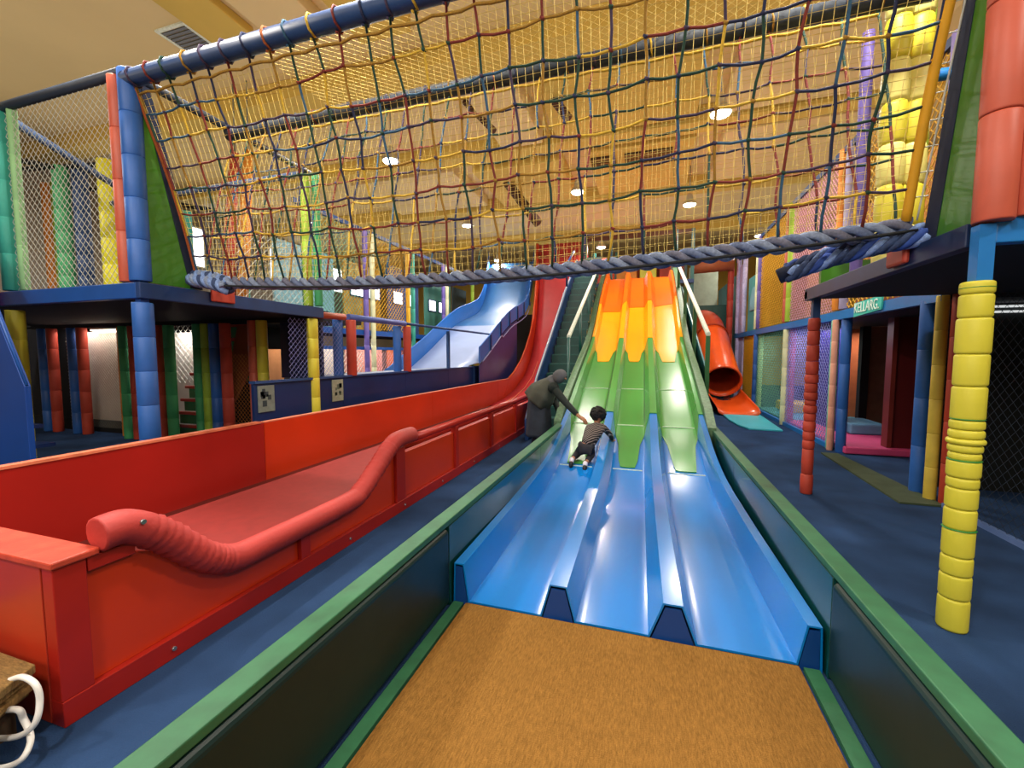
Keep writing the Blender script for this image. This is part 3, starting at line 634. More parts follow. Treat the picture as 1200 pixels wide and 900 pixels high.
MB().box(-6.0, -5.06, 5.85, 12, 1.14, 1.2).build('ledge', mat('grey blue ledge', '#8894ac', .7, .2), nb)
net_thing('diamond_net', 'fine blue net above the navy barrier, by the yellow post', (-5.02, 5.0, 1.24), (0, 1.15, 0), (0, 0, .9), .06, .003, NETB)
for i, (y, cap) in enumerate(((4.53, 'small grey framed notice with dark figures on the left end of the navy barrier'), (5.95, 'small grey framed notice on the navy barrier right of the yellow post'))):
    h = .3; z = 1.0
    t = thing('notice_board', cap, 'sign', (-4.975, y, z), 'small framed notices')
    nbb = MB().box(-4.978, -4.962, y-.13, y+.13, z-.19, z+.17).build('board', mat('notice grey %d' % i, '#75827c' if i == 0 else '#96a08c', .5, .15, 20), t)
    mb = MB(); random.seed(3+i)
    for q in range(9):
        yy = y-.08+random.random()*.15; zz2 = z-.08+random.random()*.18; s_ = .012+random.random()*.025
        mb.box(-4.9615, -4.959, yy-s_, yy+s_, zz2-s_*1.2, zz2+s_*1.2)
    mb.build('print', mat('notice print %d' % i, '#2c3a40' if i == 0 else '#5c6a5a', .6, .1), nbb)

# ------------------------------------------------------------------ blue slide
bl = thing('blue_slide', 'wide blue wave slide with pale bed behind the navy barrier', 'slide', (-6, 12, 0))
BB = [(10.2, .55), (11.0, .95), (12.6, 1.65), (14.2, 2.45), (15.2, 2.85), (16.4, 3.15), (17.3, 3.45), (18.0, 4.2), (18.4, 5.2), (18.6, 6.4)]
def curve(tab, y): return (interp(tab, y-.25)+interp(tab, y)+interp(tab, y+.25))/3
mb = MB(); mb.grid(lambda u, v_: (-6.9+(1.85 if 10.2+8.3*v_ < 11.9 else 2.08)*u, 10.2+8.3*v_, curve(BB, 10.2+8.3*v_)), 4, 48)
mb.mi = [0 if (j//4) < 26 else 1 for j in range(len(mb.mi))]
mb.build('bed', [BSLb, mat('sky blue slide surface', '#2f6ca8', .45, .05, coat=.1)], bl, solid=.03)
for xx, hh, nm, m in ((-6.95, .55, 'side_wall', BSL), (-4.83, .42, 'side_wall', BSL)):
    mb = MB()
    ys = [10.2+.177*i for i in range(48)]
    if xx > -6: ys = ys[10:]
    for a, b in zip(ys, ys[1:]): mb.prism([(xx, a, curve(BB, a)-.06), (xx, b, curve(BB, b)-.06), (xx, b, curve(BB, b)+hh), (xx, a, curve(BB, a)+hh)], (.04, 0, 0))
    mb.build(nm, m, bl)
    MB().tube([(xx+.02, y, curve(BB, y)+hh+.01) for y in ys], .018, 6).build('wall_edge', mat('light blue edge', '#5f94d8', .4, .05), bl)
ys = [10.2+.177*i for i in range(48)]
MB().tube([(-4.77, y, curve(BB, y)-.08-.12*(y > 14)) for y in ys[11:44]], .022, 6).build('lower_edge', mat('pale violet edge', '#8f8fc0', .4, .05), bl)
for y in (12.9, 13.9, 14.9, 15.9, 16.8, 17.6):
    MB().box(-4.785, -4.755, y-.04, y+.04, curve(BB, y)-.1, curve(BB, y)+.42).build('wall_stud', N_board, bl)
mb = MB()
for a, b in zip(ys[10:32], ys[11:33]): mb.prism([(-4.83, a, 0), (-4.83, b, 0), (-4.83, b, curve(BB, b)-.12), (-4.83, a, curve(BB, a)-.12)], (.03, 0, 0))
mb.build('skirt_board', mat('violet navy board', '#2c2f66', .4, .1, 3), bl)
tag(MB().box(-6.5, -4.6, 18.9, 19.0, 0, 3.4).build('dark_board', mat('dark brown board', '#2a1c14', .7, .1)), 'dark board between blue slide and red drop slide', 'wall panel')

# facade far left: panels, nets and posts on X=-7.4
fa = thing('play_structure', 'blue steel frame of the far left play building', 'frame', (-7.4, 8, 0)); fa.name = 'play_structure'
MB().box(-7.45, -7.35, 7.6, 19, 2.12, 2.26).build('deck_beam', B_steel, fa)
MB().box(-7.44, -7.36, 7.6, 19, 1.72, 1.8).build('mid_beam', B_steel, fa)
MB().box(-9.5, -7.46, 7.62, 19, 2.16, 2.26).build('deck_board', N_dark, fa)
for y in (7.65, 13.3, 18.95): MB().box(-9.5, -9.4, y-.05, y+.05, 0, 2.16).build('steel_post', B_steel, fa)
MB().box(-7.44, -7.36, 7.6, 19, 4.9, 5.0).build('top_beam', N_beam, fa)
FP = [(7.8, G_foam, 'green'), (9.95, P_foam, 'lilac'), (10.25, W_foam, 'cream'), (12.1, mat('golden foam', '#e6b32a', .6, .1), 'golden'), (12.4, T_foam, 'mint'), (14.6, P_foam, 'lilac'), (14.9, W_foam, 'white'), (17.4, L_foam, 'lime')]
wh = ['by the green net, left', 'left of the white one in the far left building', 'between green and yellow nets, far left building', 'right of the yellow net', 'left of the blue windowed board', 'left of the white post before the blue slide', 'just left of the blue slide crest', 'far, left of the blue slide top']
for (y, m, c), h in zip(FP, wh): post('%s foam padded post %s' % (c, h), -7.3, y, 0, 4.9, .07, m, .6)
PN = [(7.9, 9.9, 'teal', PALEBL), (10.3, 12.05, 'yellow', mat('ochre board', '#c49a34', .6, .15, 3)), (12.5, 14.5, 'dark blue', mat('slate blue board', '#2c4a7c', .5, .12, 3)), (15.0, 17.3, 'green', mat('sea green board', '#3c7c70', .5, .1, 3)), (17.5, 19.0, 'grey', mat('slate board', '#33444c', .5, .1))]
for i, (a, b, c, m) in enumerate(PN):
    t = thing('facade_board', '%s board behind the net on the upper level of the far left building' % c, 'wall panel', (-8.3, (a+b)/2, 2.3), 'facade boards')
    fbd = MB().box(-8.35, -8.3, a, b, 2.262, 4.3 if i < 2 else 4.6).build('board', m, t)
    if i in (1, 2, 3):
        for q in range(2):
            y0 = a+.3+q*.85; w_ = MB().box(-8.297, -8.285, y0, y0+.55, 3.35, 3.75).build('window_pane', WINM, fbd)
            MB().box(-8.298, -8.27, y0-.04, y0, 3.31, 3.79).box(-8.298, -8.27, y0+.55, y0+.59, 3.31, 3.79).box(-8.298, -8.27, y0, y0+.55, 3.75, 3.79).box(-8.298, -8.27, y0, y0+.55, 3.31, 3.35).build('window_frame', N_beam, fbd)
net_thing('diamond_net', 'green diamond net on the upper level of the far left building', (-7.4, 7.9, 2.3), (0, 2.0, 0), (0, 0, 2.6), .09, .006, NETG)
net_thing('diamond_net', 'golden diamond net on the upper level of the far left building', (-7.4, 10.35, 2.3), (0, 1.7, 0), (0, 0, 2.6), .10, .008, NETO)
for i, (a, b, m, nm, c) in enumerate([(7.9, 9.9, PALE, NETW, 'white'), (10.3, 12.1, mat('peach pink board', '#d89484', .7, .1), NETP, 'pink'), (12.4, 14.6, mat('orange board', '#d8743c', .6, .1), NETO, 'orange')]):
    tag(MB().box(-8.35, -8.3, a, b, 0, 1.8).build('facade_board', m), '%s board on the lower level of the far left building' % c, 'wall panel', 'facade boards')
    net_thing('diamond_net', '%s diamond net on the lower level of the far left building' % c, (-7.4, a, .2), (0, b-a, 0), (0, 0, 1.5), .09, .006, nm)
area('facade_light', (-7.8, 10.5, 2.05), .4, 80, (1, .9, .85), 5.0)

# ------------------------------------------------------------------ right play frame
dr = thing('right_deck', 'dark raised deck with blue beam at the right', 'platform', (3, 4.3, 2.2)); dr.name = 'play_deck'
MB().box(1.78, 6.5, 3.12, 5.58, 2.22, 2.30).build('deck_board', N_dark, dr)
MB().box(1.70, 1.78, 3.1, 5.66, 2.20, 2.33).build('edge_beam', mat('dark navy edge', '#102a54', .5, .1), dr, bevel=.006)
MB().box(1.785, 6.5, 3.02, 3.10, 2.20, 2.36).build('edge_beam', B_steel2, dr, bevel=.006, label='bright blue edge beam')
MB().box(1.70, 6.5, 5.58, 5.66, 2.22, 2.30).build('edge_beam', N_dark, dr)
MB().box(3.02, 8.5, 5.7, 15.8, 2.18, 2.28).build('deck_board', N_dark, dr)
MB().box(1.66, 1.70, 3.62, 3.86, 2.22, 2.40).build('red_pad', R_foam, dr, bevel=.02)
post('blue padded post in the dark right opening, left of the yellow and red pair', 3.02, 6.02, 0, 2.2, .07, B_foam, .55, singly=True)
post('slim yellow foam padded post at the dark right opening, left half of the pair', 3.0, 5.74, 0, 2.22, .055, mat('mustard foam', '#c9b040', .6, .1), .4, singly=True)
post('slim red foam padded post at the dark right opening, right half of the pair', 3.08, 5.60, 0, 2.22, .07, mat('brick foam', '#a8341c', .6, .1), .45, singly=True)
post('bright blue padded post at the corner of the purple netted bay', 3.05, 8.14, 0, 2.16, .072, B_foam, .75, singly=True)
post('mint foam padded post at the corner of the purple netted bay', 3.0, 8.42, 0, 2.16, .06, mat('mint foam', '#74c4ac', .6, .1), .35, singly=True)
post('peach padded post between the mint and blue posts', 2.95, 8.28, 0, 2.16, .045, mat('peach foam', '#e0a088', .6, .1), .35)
for y, a, c, b_, m2 in ((11.0, W_foam, 'cream yellow', 'rose', mat('rose foam', '#c0505c', .6, .1)), (13.75, B_foam, 'blue', 'pale lime', mat('pale lime foam', '#c8dc9a', .6, .1)), (16.4, LAV, 'lavender', 'pale', W_foam)):
    post('%s lower post of the right facade, paired with the %s one' % (c, b_), 3.0, y, 0, 2.15, .075, a, .4)
    post('%s lower post of the right facade, paired with the %s one' % (b_, c), 3.08, y-.17, 0, 2.15, .06, m2, .4)
# facade beams
fr = thing('right_facade_frame', 'blue steel beams of the long netted facade on the right', 'frame', (3, 10, 2)); fr.name = 'play_structure'
MB().box(2.96, 3.04, 5.7, 17, 2.16, 2.30).build('deck_beam', B_steel2, fr)
MB().box(2.97, 3.03, 8.4, 17, .0, .08).build('sill', B_steel2, fr)
MB().box(2.97, 3.03, 5.7, 17, 4.82, 4.92).build('top_beam', N_beam, fr)
UP = [(5.75, mat('violet foam', '#8c80c0', .6, .1), 'violet'), (8.15, mat('lilac grey foam', '#9c94b8', .6, .1), 'lilac grey'), (8.42, OR_foam, 'orange'), (10.95, L_foam, 'lime'), (11.15, O_foam, 'peach'), (13.6, P_foam, 'violet'), (13.85, W_foam, 'cream'), (15.6, LAV, 'lavender'), (16.6, LAV, 'pale lavender')]
uw = ['nearest the yellow columns', 'behind the right part of the net bridge', 'just left of the lilac grey one', 'at the pink net edge', 'next to the lime one', 'between teal and yellow bays', 'next to the violet one', 'beside the teal bay', 'at the far end of the facade']
for (y, m, c), h in zip(UP, uw): post('%s upper post of the right facade, %s' % (c, h), 3.0, y, 2.32, 4.9, .07, m, .5)
# bays: upper
BAY = [(5.85, 8.05, NETO, .08, 'golden', mat('amber board', '#c98a1e', .6, .2, 3), 3.9), (8.5, 10.85, NETP, .065, 'pink', mat('brown pink board', '#8c5048', .6, .2, 3), 4.2), (11.25, 13.5, NETO, .075, 'amber', mat('ochre back board', '#a8822c', .6, .2, 3), 4.1)]
for a, b, nm, sp, c, bm_, xb in BAY:
    net_thing('diamond_net', '%s diamond net in an upper bay of the right facade' % c, (3.0, a, 2.32), (0, b-a, 0), (0, 0, 2.5), sp*1.1, .0075, nm)
    tag(MB().box(xb, xb+.05, a, b, 2.285, 4.6).build('facade_board', bm_), '%s coloured board inside the upper right facade' % c, 'wall panel', 'facade boards')
tag(MB().box(3.1, 3.14, 13.95, 15.5, 2.32, 4.0).build('facade_board', TEAL), 'teal board in an upper bay of the right facade', 'wall panel', 'facade boards')
tag(MB().box(3.02, 3.06, 15.7, 16.6, 0, 4.6).build('facade_board', LAV), 'lavender patterned board at the far end of the right facade', 'wall panel', 'facade boards')
tag(MB().box(3.0, 3.05, 16.8, 21, 0, 4.4).build('facade_board', mat('teal far board', '#4a8c98', .5, .2, 2)), 'long teal board far behind beside the orange tube', 'wall panel', 'facade boards')
ib = thing('wall_ornament', 'pale dome shaped cutout on the teal board', 'ornament', (3.08, 14.7, 3.0))
MB().prism([(3.09, 14.7+.45*math.cos(a), 2.95+.7*math.sin(a)) for a in [PI*i/12 for i in range(13)]], (-.02, 0, 0)).build('dome', PALEBL, ib)
# lower bays
net_thing('diamond_net', 'violet diamond net in the lower bay nearest the red ringed post', (3.0, 8.5, .1), (0, 2.4, 0), (0, 0, 2.05), .075, .006, NETB)
net_thing('diamond_net', 'teal diamond net in the middle lower bay of the right facade', (3.0, 11.2, .1), (0, 2.4, 0), (0, 0, 2.05), .085, .006, NETG)
tag(MB().box(3.02, 3.06, 13.95, 15.5, .085, 2.15).build('facade_board', YP), 'yellow slatted board beside the orange tube mouth', 'wall panel', 'facade boards')
tag(MB().box(3.5, 3.55, 9.4, 10.9, 0, 2.15).build('facade_board', mat('indigo board', '#2a2290', .6, .2, 2)), 'indigo board behind the violet net', 'wall panel', 'facade boards')
tag(MB().box(4.2, 4.25, 12.0, 13.6, 0, 2.15).build('facade_board', mat('deep teal board', '#1c5a60', .6, .2, 2)), 'deep teal board behind the teal net', 'wall panel', 'facade boards')
pm = tag(MB().box(3.06, 6.2, 8.0, 11.0, .01, .12).build('floor_mat', K_mat, bevel=.02), 'pink soft floor mat inside the right play frame', 'mat')
tag(MB().box(3.06, 4.85, 11.05, 13.5, .01, .12).build('floor_mat', mat('blue yellow mat', '#4a9cb8', .6, .3, 1.2), bevel=.02), 'turquoise soft floor mat inside the right play frame', 'mat')
tag(MB().box(3.4, 4.1, 12.2, 13.2, .125, .36).build('foam_block', mat('yellow foam block', '#e0b83c', .6, .05), bevel=.03), 'yellow foam block on the turquoise mat', 'foam block')
tag(MB().box(3.62, 4.2, 9.3, 10.2, .125, .32).build('foam_block', mat('light blue foam block', '#6aa4c8', .6, .05), bevel=.03), 'light blue foam block at the back of the pink mat', 'foam block')
# maroon opening
mw = thing('maroon_partition', 'maroon boarded partition inside the right opening', 'wall panel', (4.4, 8.2, 0))
MB().box(3.62, 5.6, 8.0, 8.06, .02, 2.18).build('board', MAROON, mw) if False else None
MB().box(3.70, 5.4, 8.15, 8.2, 0, 2.17).build('board', MAROON, mw, bevel=.006)
MB().box(3.66, 3.72, 8.12, 8.3, 0, 2.17).build('edge_post', mat('maroon edge', '#7a2a24', .5, .1), mw)
tag(MB().box(4.35, 6.0, 11.9, 11.95, 0, 2.17).build('lit_screen', mat('terracotta screen', '#b8643c', .8, .1)), 'terracotta lit screen deep inside the right opening', 'wall panel')
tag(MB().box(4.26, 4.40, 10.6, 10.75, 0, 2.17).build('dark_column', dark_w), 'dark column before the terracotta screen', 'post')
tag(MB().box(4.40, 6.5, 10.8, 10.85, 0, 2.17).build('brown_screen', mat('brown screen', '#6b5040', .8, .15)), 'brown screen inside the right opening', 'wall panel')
area('undercroft_light', (4.9, 11.4, 2.1), .8, 22, (1, .85, .7), .3)
area('undercroft_light', (3.3, 9.7, 2.1), .3, 22, (1, .85, .95), 1.6)
area('undercroft_light', (3.6, 12.4, 2.1), .6, 36, (.9, 1, .95), 1.6)
area('upper_bay_light', (3.5, 12.0, 4.75), .5, 70, WARM, 8.0)
# dark right recess
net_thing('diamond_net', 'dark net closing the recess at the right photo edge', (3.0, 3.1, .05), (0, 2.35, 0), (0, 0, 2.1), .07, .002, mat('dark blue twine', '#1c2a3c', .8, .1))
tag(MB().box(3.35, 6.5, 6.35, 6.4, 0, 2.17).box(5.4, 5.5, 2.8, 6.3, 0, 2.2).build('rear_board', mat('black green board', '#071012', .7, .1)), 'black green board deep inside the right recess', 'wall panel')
tag(MB().box(2.98, 3.02, 2.0, 5.5, .001, .05).build('floor_strip', mat('pale blue strip', '#5a74a8', .5, .1)), 'thin pale sill strip at the foot of the dark net', 'sill')
sl = thing('slatted_vent', 'white lit slats in the dark recess at the right photo edge', 'vent', (3.9, 6.32, 2.07))
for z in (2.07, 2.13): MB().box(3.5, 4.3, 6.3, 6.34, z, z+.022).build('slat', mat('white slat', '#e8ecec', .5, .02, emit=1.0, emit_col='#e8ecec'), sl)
# sign
sg = thing('hanging_sign', 'small turquoise sign reading KELLARG. on the blue beam', 'sign', (2.93, 7.2, 2.25))
MB().prism([(2.935, 6.86, 2.19), (2.935, 7.63, 2.15), (2.935, 7.62, 2.35), (2.935, 6.84, 2.38)], (.02, 0, 0)).build('sign_board', mat('sign turquoise', '#3fc4b8', .5, .05), sg)
cu = bpy.data.curves.new('sign_text', 'FONT'); cu.body = 'KELLARG.'; cu.size = .20; cu.align_x = 'CENTER'; cu.align_y = 'CENTER'; cu.extrude = .003
tmp = bpy.data.objects.new('t', cu); COL.objects.link(tmp); _dg = bpy.context.evaluated_depsgraph_get(); _me = bpy.data.meshes.new_from_object(tmp.evaluated_get(_dg)); bpy.data.objects.remove(tmp)
to = bpy.data.objects.new('sign_lettering', _me); COL.objects.link(to); to.parent = sg
to.rotation_euler = (PI/2, math.radians(0), -PI/2); to.location = (-.003, .045, .017); to.scale = (.82, 1, 1)
_me.materials.clear(); _me.materials.append(mat('sign letters', '#e4faf4', .5, 0))
# olive strip, turquoise mat
tag(MB().prism([(2.72, 7.95, .001), (2.95, 7.95, .001), (3.02, 5.5, .001), (2.62, 5.5, .001)][::-1], (0, 0, .02)).build('floor_strip', OL_mat), 'dark olive strip of matting in front of the right opening', 'mat')
tag(MB().prism([(1.94, 12.3, .001), (1.92, 11.3, .001), (1.98, 10.4, .001), (2.1, 10.0, .001), (2.72, 9.95, .001), (2.84, 12.3, .001)][::-1], (0, 0, .04)).build('landing_mat', C_mat, bevel=.01), 'turquoise landing mat in front of the orange tube slide', 'mat')

# orange tube slide
ot = thing('tube_slide', 'orange tube slide with dark round mouth at the right of the wave slide', 'slide', (2.1, 12.8, 0))
axis = [(2.04, 13.0, .84), (2.04, 14.2, 1.50), (2.05, 15.4, 2.14), (2.04, 16.2, 2.55), (2.0, 17.1, 2.75), (1.9, 18.0, 2.85)]
ax = smooth_path(axis, 6)
mb = MB(); mb.tube(ax[:13], .47, 24, caps=False); mb.build('tube_section', O_tube, ot, solid=.02)
mb = MB(); mb.tube(ax[12:], .45, 24, caps=False); mb.build('tube_section', mat('deep red orange tube', '#c8442c', .3, .05, coat=.3), ot, solid=.02)
for i in (0, 12): MB().tube([ax[i]+(ax[i+1]-ax[i])*-.1, ax[i]+(ax[i+1]-ax[i])*.25], .50, 24, caps=False).build('joint_ring', O_tubein if i else O_tube, ot, solid=.03)
MB().tube([ax[1], ax[8]], .43, 20, caps=False).build('tube_lining', O_tubein, ot)
def chute(u, v_):
    wdt = .46+.04*v_; a = PI*(u)
    y = 13.1-1.0*v_; return (2.06+.25*v_-wdt*math.cos(a), y, (.62-.46*v_)*1.0-(.32-.16*v_)*math.sin(a)+(-.06 if v_ > .9 else 0)+.02)
MB().grid(chute, 16, 10).build('exit_chute', O_tube, ot, solid=.025)
MB().box(1.70, 2.3, 13.0, 13.1, 0, .35).build('chute_support', N_dark, ot)
tag(MB().box(1.5, 2.9, 17.3, 17.4, 0, 3.4).build('green_board', G_stair), 'green board where the orange tube starts', 'wall panel')
tag(MB().box(1.55, 2.6, 18.4, 18.5, 0, 5.0).build('grey_panel', mat('grey green panel', '#8a9684', .7, .1)), 'grey green panel above the orange tube', 'wall panel')
tag(MB().tube([(1.5, 16.5, 4.65), (2.8, 16.5, 4.7)], .22, 12).build('roof_roll', mat('terracotta roll', '#a85a34', .6, .1)), 'terracotta foam roll above the orange tube start', 'roll')
post('dark red padded post behind the orange tube start', 2.75, 16.6, 0, 4.6, .10, R_foam, .6)

# twin yellow bulbous columns on the right deck
for x, y, c in ((1.90, 4.42, 'left'), (2.06, 4.46, 'right')):
    t = thing('bulbous_column', 'pale yellow bulging foam column on the right deck, %s one of the twins' % c, 'post', (x, y, 2.32), 'bulging yellow columns')
    m = mat('pale yellow foam', '#e4dc7c', .45, .06, 5)
    for j in range(7):
        a = 2.33+j*.33; MB().lathe(x, y, [(.080, a), (.090, a+.03), (.095, a+.16), (.090, a+.30), (.080, a+.328)], 16).build('foam_bulge', m if j % 2 == 0 else mat('yellow foam bulge', '#d4c832', .5, .06), t)
hbeam('rail', 'short bright blue padded rail behind the right end of the net', (2.2, 4.77, 4.0), (2.65, 4.77, 4.0), B_steel2, .05, 'rail')
post('purple grey padded post on the right deck beside the yellow columns', 1.92, 5.0, 2.32, 4.6, .05, P_foam, .6)
post('lime padded post on the right deck behind the yellow columns', 2.25, 4.75, 2.32, 4.9, .05, L_foam, .6)
tag(MB().box(1.80, 2.3, 5.5, 5.56, 2.32, 2.6).build('kick_board', G_rope_pan), 'low green kick board at the back of the right deck', 'panel')

# ------------------------------------------------------------------ rope net bridge
random.seed(11)
br = thing('net_bridge', 'V shaped rope net bridge with multicoloured ropes hanging between the two decks', 'rope bridge', (-1.6, 3.65, 2.3))
XL, XR = -4.95, 1.70
MB().tube([(XL-.05, 3.08, 4.33), (XR+.1, 3.08, 4.33)], .078, 14).build('front_beam', N_beam, br)
MB().tube([(XL-.05, 4.16, 4.31), (XR+.3, 4.16, 4.31)], .07, 12).build('back_beam', mat('dark wrapped beam', '#26303c', .7, .25, 14), br)
def sag(x):
    t = (x-XL)/(XR-XL); return 2.44+.03*t-.62*t*(1-t)
def S_front(x, v_):   # v_ 0 at beam, 1 at rope
    t = (x-XL)/(XR-XL); b = 1-.0*t
    zt = 4.25; yt = 3.09; belly = .05*math.sin(PI*v_)
    return Vector((x, yt+(3.62-yt)*v_+belly, zt+(sag(x)+.03-zt)*v_))
def S_back(x, v_):
    zt = 4.25; yt = 4.15
    return Vector((x, yt+(3.70-yt)*v_-.04*math.sin(PI*v_), zt+(sag(x)+.03-zt)*v_))
def rope_grid(Sf, nx, nr, r, phase, side):
    J = {}
    for i in range(nx+1):
        for j in range(nr+1):
            J[i, j] = (random.uniform(-.025, .025) if 0 < i < nx else 0, random.uniform(-.012, .012) if 0 < j < nr else 0)
    def node(i, j):
        dx, dv = J[i, j]; x = XL+.06+(XR-XL-.12)*i/nx
        return Sf(x+dx, j/nr+dv)
    for i in range(nx+1):
        pts = []; mi = []
        beamy, br_, bz = (3.08, .078, 4.33) if side == 'f' else (4.16, .06, 4.31)
        xx = node(i, 0).x; cc = random.randrange(8)
        for q in range(9):
            a = -PI/2+2*PI*q/8; pts.append(Vector((xx+.006*q-.02, beamy+(br_+r)*math.cos(a), bz+(br_+r)*math.sin(a)))); mi.append(cc)
        for j in range(nr+1):
            pts.append(node(i, j)); c2 = random.choice([0, 1, 2, 2, 3, 3, 4, 5, 6, 3]) if j % 2 == 0 or j == 1 else c2
            mi.append(c2)
            if j < nr:
                mid = (node(i, j)+node(i, j+1))*.5+Vector((random.uniform(-.008, .008), 0, 0)); pts.append(mid); mi.append(c2)
        MB().tube(pts, r, 5, mis=mi[:len(pts)-1]).build('hanging_rope', ROPES, br)
    for j in range(1, nr):
        pts = []; mi = []; c2 = 0
        for i in range(nx+1):
            pts.append(node(i, j)); c2 = random.choice([0, 0, 1, 2, 3, 3, 4, 5, 6, 2]) if i % 2 == 0 else c2; mi.append(c2)
            if i < nx:
                pts.append((node(i, j)+node(i+1, j))*.5+Vector((0, 0, -.012))); mi.append(c2)
        MB().tube(pts, r*.95, 5, mis=mi[:len(pts)-1]).build('cross_rope', ROPES, br)
    mb = MB()
    for i in range(1, nx):
        for j in range(1, nr):
            p = node(i, j); mb.tube([p+Vector((-.012, 0, .010)), p+Vector((.012, 0, -.010))], r*1.45, 6, mi=random.choice([1, 2, 3, 4, 5]))
    o = mb.build('rope_knots', ROPES, br); o['kind'] = 'stuff'
rope_grid(S_front, 27, 8, .0108, 0, 'f')
rope_grid(S_back, 27, 7, .0098, .5, 'b')
# border ropes
def top_edge(Sf, m, nm):
    pts = [Sf(XL+.06+(XR-XL-.12)*i/54, .035+.012*math.sin(i*PI/1.0+.5*math.sin(i))) for i in range(55)]
    MB().tube(pts, .012, 6).build(nm, m, br)
top_edge(S_front, ROPES[1], 'edge_rope'); top_edge(S_back, ROPES[0], 'edge_rope')
MB().tube([S_front(XL+.03, i/20) for i in range(21)], .018, 6).build('edge_rope', ROPES[7], br, label='thick orange border rope')
MB().tube([S_front(XR-.04, i/20) for i in range(21)], .030, 8).build('edge_rope', mat('golden border rope', '#e0a51c', .7, .1), br, label='thick golden border rope')
MB().tube([(XR+.02, 3.62-.53*(1-i/20), 4.3-1.8*i/20) for i in range(21)], .006, 5).build('lacing_rope', NETW, br)
for i in range(12):
    f = i/12; p = S_front(XR-.04, f); MB().tube([p, p+Vector((.09, -.02, 0))], .004, 4).build('lacing_tie', NETW, br)
# fine twine nets
def fine(Sf, nx, nr, r, m, nm, jx=.004):
    mb = MB()
    def P(i, j): return Sf(XL+.05+(XR-XL-.1)*i/nx, .02+.96*j/nr)+Vector((random.uniform(-jx, jx), 0, random.uniform(-jx, jx)))
    G = [[P(i, j) for j in range(nr+1)] for i in range(nx+1)]
    for i in range(nx+1): mb.tube(G[i], r, 3, caps=False, smooth=False)
    for j in range(nr+1): mb.tube([G[i][j] for i in range(nx+1)], r, 3, caps=False, smooth=False)
    o = mb.build(nm, m, br); o['kind'] = 'stuff'
fine(lambda x, v_: S_front(x, v_)+Vector((0, .03, 0)), 104, 31, .0020, NETY, 'fine_netting', .002)
fine(lambda x, v_: S_back(x, v_)+Vector((0, .03, 0)), 90, 26, .0016, NETY, 'fine_netting')
mb = MB(); net(mb, (XL+1.5, 3.1, 4.36), (XR-XL-1.5, 0, 0), (0, 1.06, 0), .06, .0018, 0, True); o = mb.build('roof_netting', NETY, br); o['kind'] = 'stuff'
# braided foot rope
def braid(path_fn, n, R, r, pitch, mats, parent, nm='braid_strand'):
    for s_ in range(len(mats)):
        pts = []
        for i in range(n+1):
            t = i/n; p = path_fn(t); L = t*pitch*2*PI+s_*2*PI/len(mats)
            pts.append(p+Vector((0, R*math.cos(L)*1.3, R*math.sin(L))))
        MB().tube(pts, r, 6).build(nm, mats[s_], parent)
braid(lambda t: Vector((XL+.0+(XR-XL)*t, 3.66, sag(XL+(XR-XL)*t))), 460, .040, .030, 19, [RB1, mat('braid mid slate', '#66769a', .8, .25, 50, .5, 220), mat('braid dusk', '#6c7086', .8, .25, 50, .5, 220)], br)
for y in (3.56,):
    MB().tube([(XL+(XR-XL)*i/40, y, sag(XL+(XR-XL)*i/40)-.05) for i in range(41)], .012, 6).build('lower_rope', NETD, br)
# rope wraps at both deck ends
def lash(label, p0, p1, R, n, mats):
    t = thing('rope_lashing', label, 'rope', p0, 'rope lashings of the bridge')
    braid(lambda q: Vector(p0).lerp(Vector(p1), q)+Vector((0, 0, .03*math.sin(q*PI))), 60, R, R*.75, 3, mats, t, 'strand')
    braid(lambda q: Vector(p0).lerp(Vector(p1), q)+Vector((0, -.05, -.05+.03*math.sin(q*PI))), 60, R, R*.75, 3, mats[::-1], t, 'strand')
lash('light blue rope lashing bundle at the left end of the net bridge', (-5.05, 3.62, 2.49), (-4.45, 3.66, 2.38), .045, 5, [RB4, RB1, RB4, RB2])
lash('blue rope lashing bundle at the right end of the net bridge', (1.74, 3.60, 2.42), (1.05, 3.95, 2.27), .035, 5, [RB2, RB4, mat('braid blue', '#2c4c9c', .8, .2), RB2])
tag(MB().tube([(1.12, 3.9, 2.27), (1.0, 3.95, 2.22)], .06, 10).build('rope_boot', N_band), 'navy sleeve at the tip of the right rope lashing', 'sleeve')

# ------------------------------------------------------------------ coir bench with white cord, lower left
cb = thing('coir_stack', 'stack of coir mats tied with cord at the lower left corner', 'mat stack', (-2.6, .75, 0))
for i, (z0, z1, dx) in enumerate([(.275, .312, 0), (.235, .27, -.03), (.20, .23, -.015), (.16, .195, -.06)]):
    MB().prism([(-2.42+dx, 1.015, z0), (-3.1, 1.03, z0), (-3.1, .3, z0), (-2.32+dx, .78-dx, z0), (-2.30+dx, .86, z0)][::-1] if False else
               [(-2.40+dx, 1.01, z0), (-3.2, 1.01, z0), (-3.2, .45, z0), (-2.12+dx, .45, z0)], (0, 0, z1-z0)).build('mat_sheet', mat('frayed coir', '#a8834a', .95, .35, 40, 1.0, 200, stretch=(1, 4, 1)), cb, bevel=.006)
MB().box(-3.1, -2.5, .5, .98, 0, .158).build('wooden_base', mat('dark wood', '#4a3724', .7, .3, 10), cb)
def cord(pts, label):
    o = MB().tube(smooth_path(pts, 10), .011, 8).build('white_cord', WHITE); tag(o, label, 'cord', 'white cords')
cord([(-2.40, .93, .30), (-2.33, .94, .325), (-2.27, .95, .30), (-2.25, .95, .24), (-2.24, .93, .17), (-2.29, .91, .12), (-2.41, .90, .08), (-2.60, .88, .05)], 'white cord looping from the edge of the coir mats')
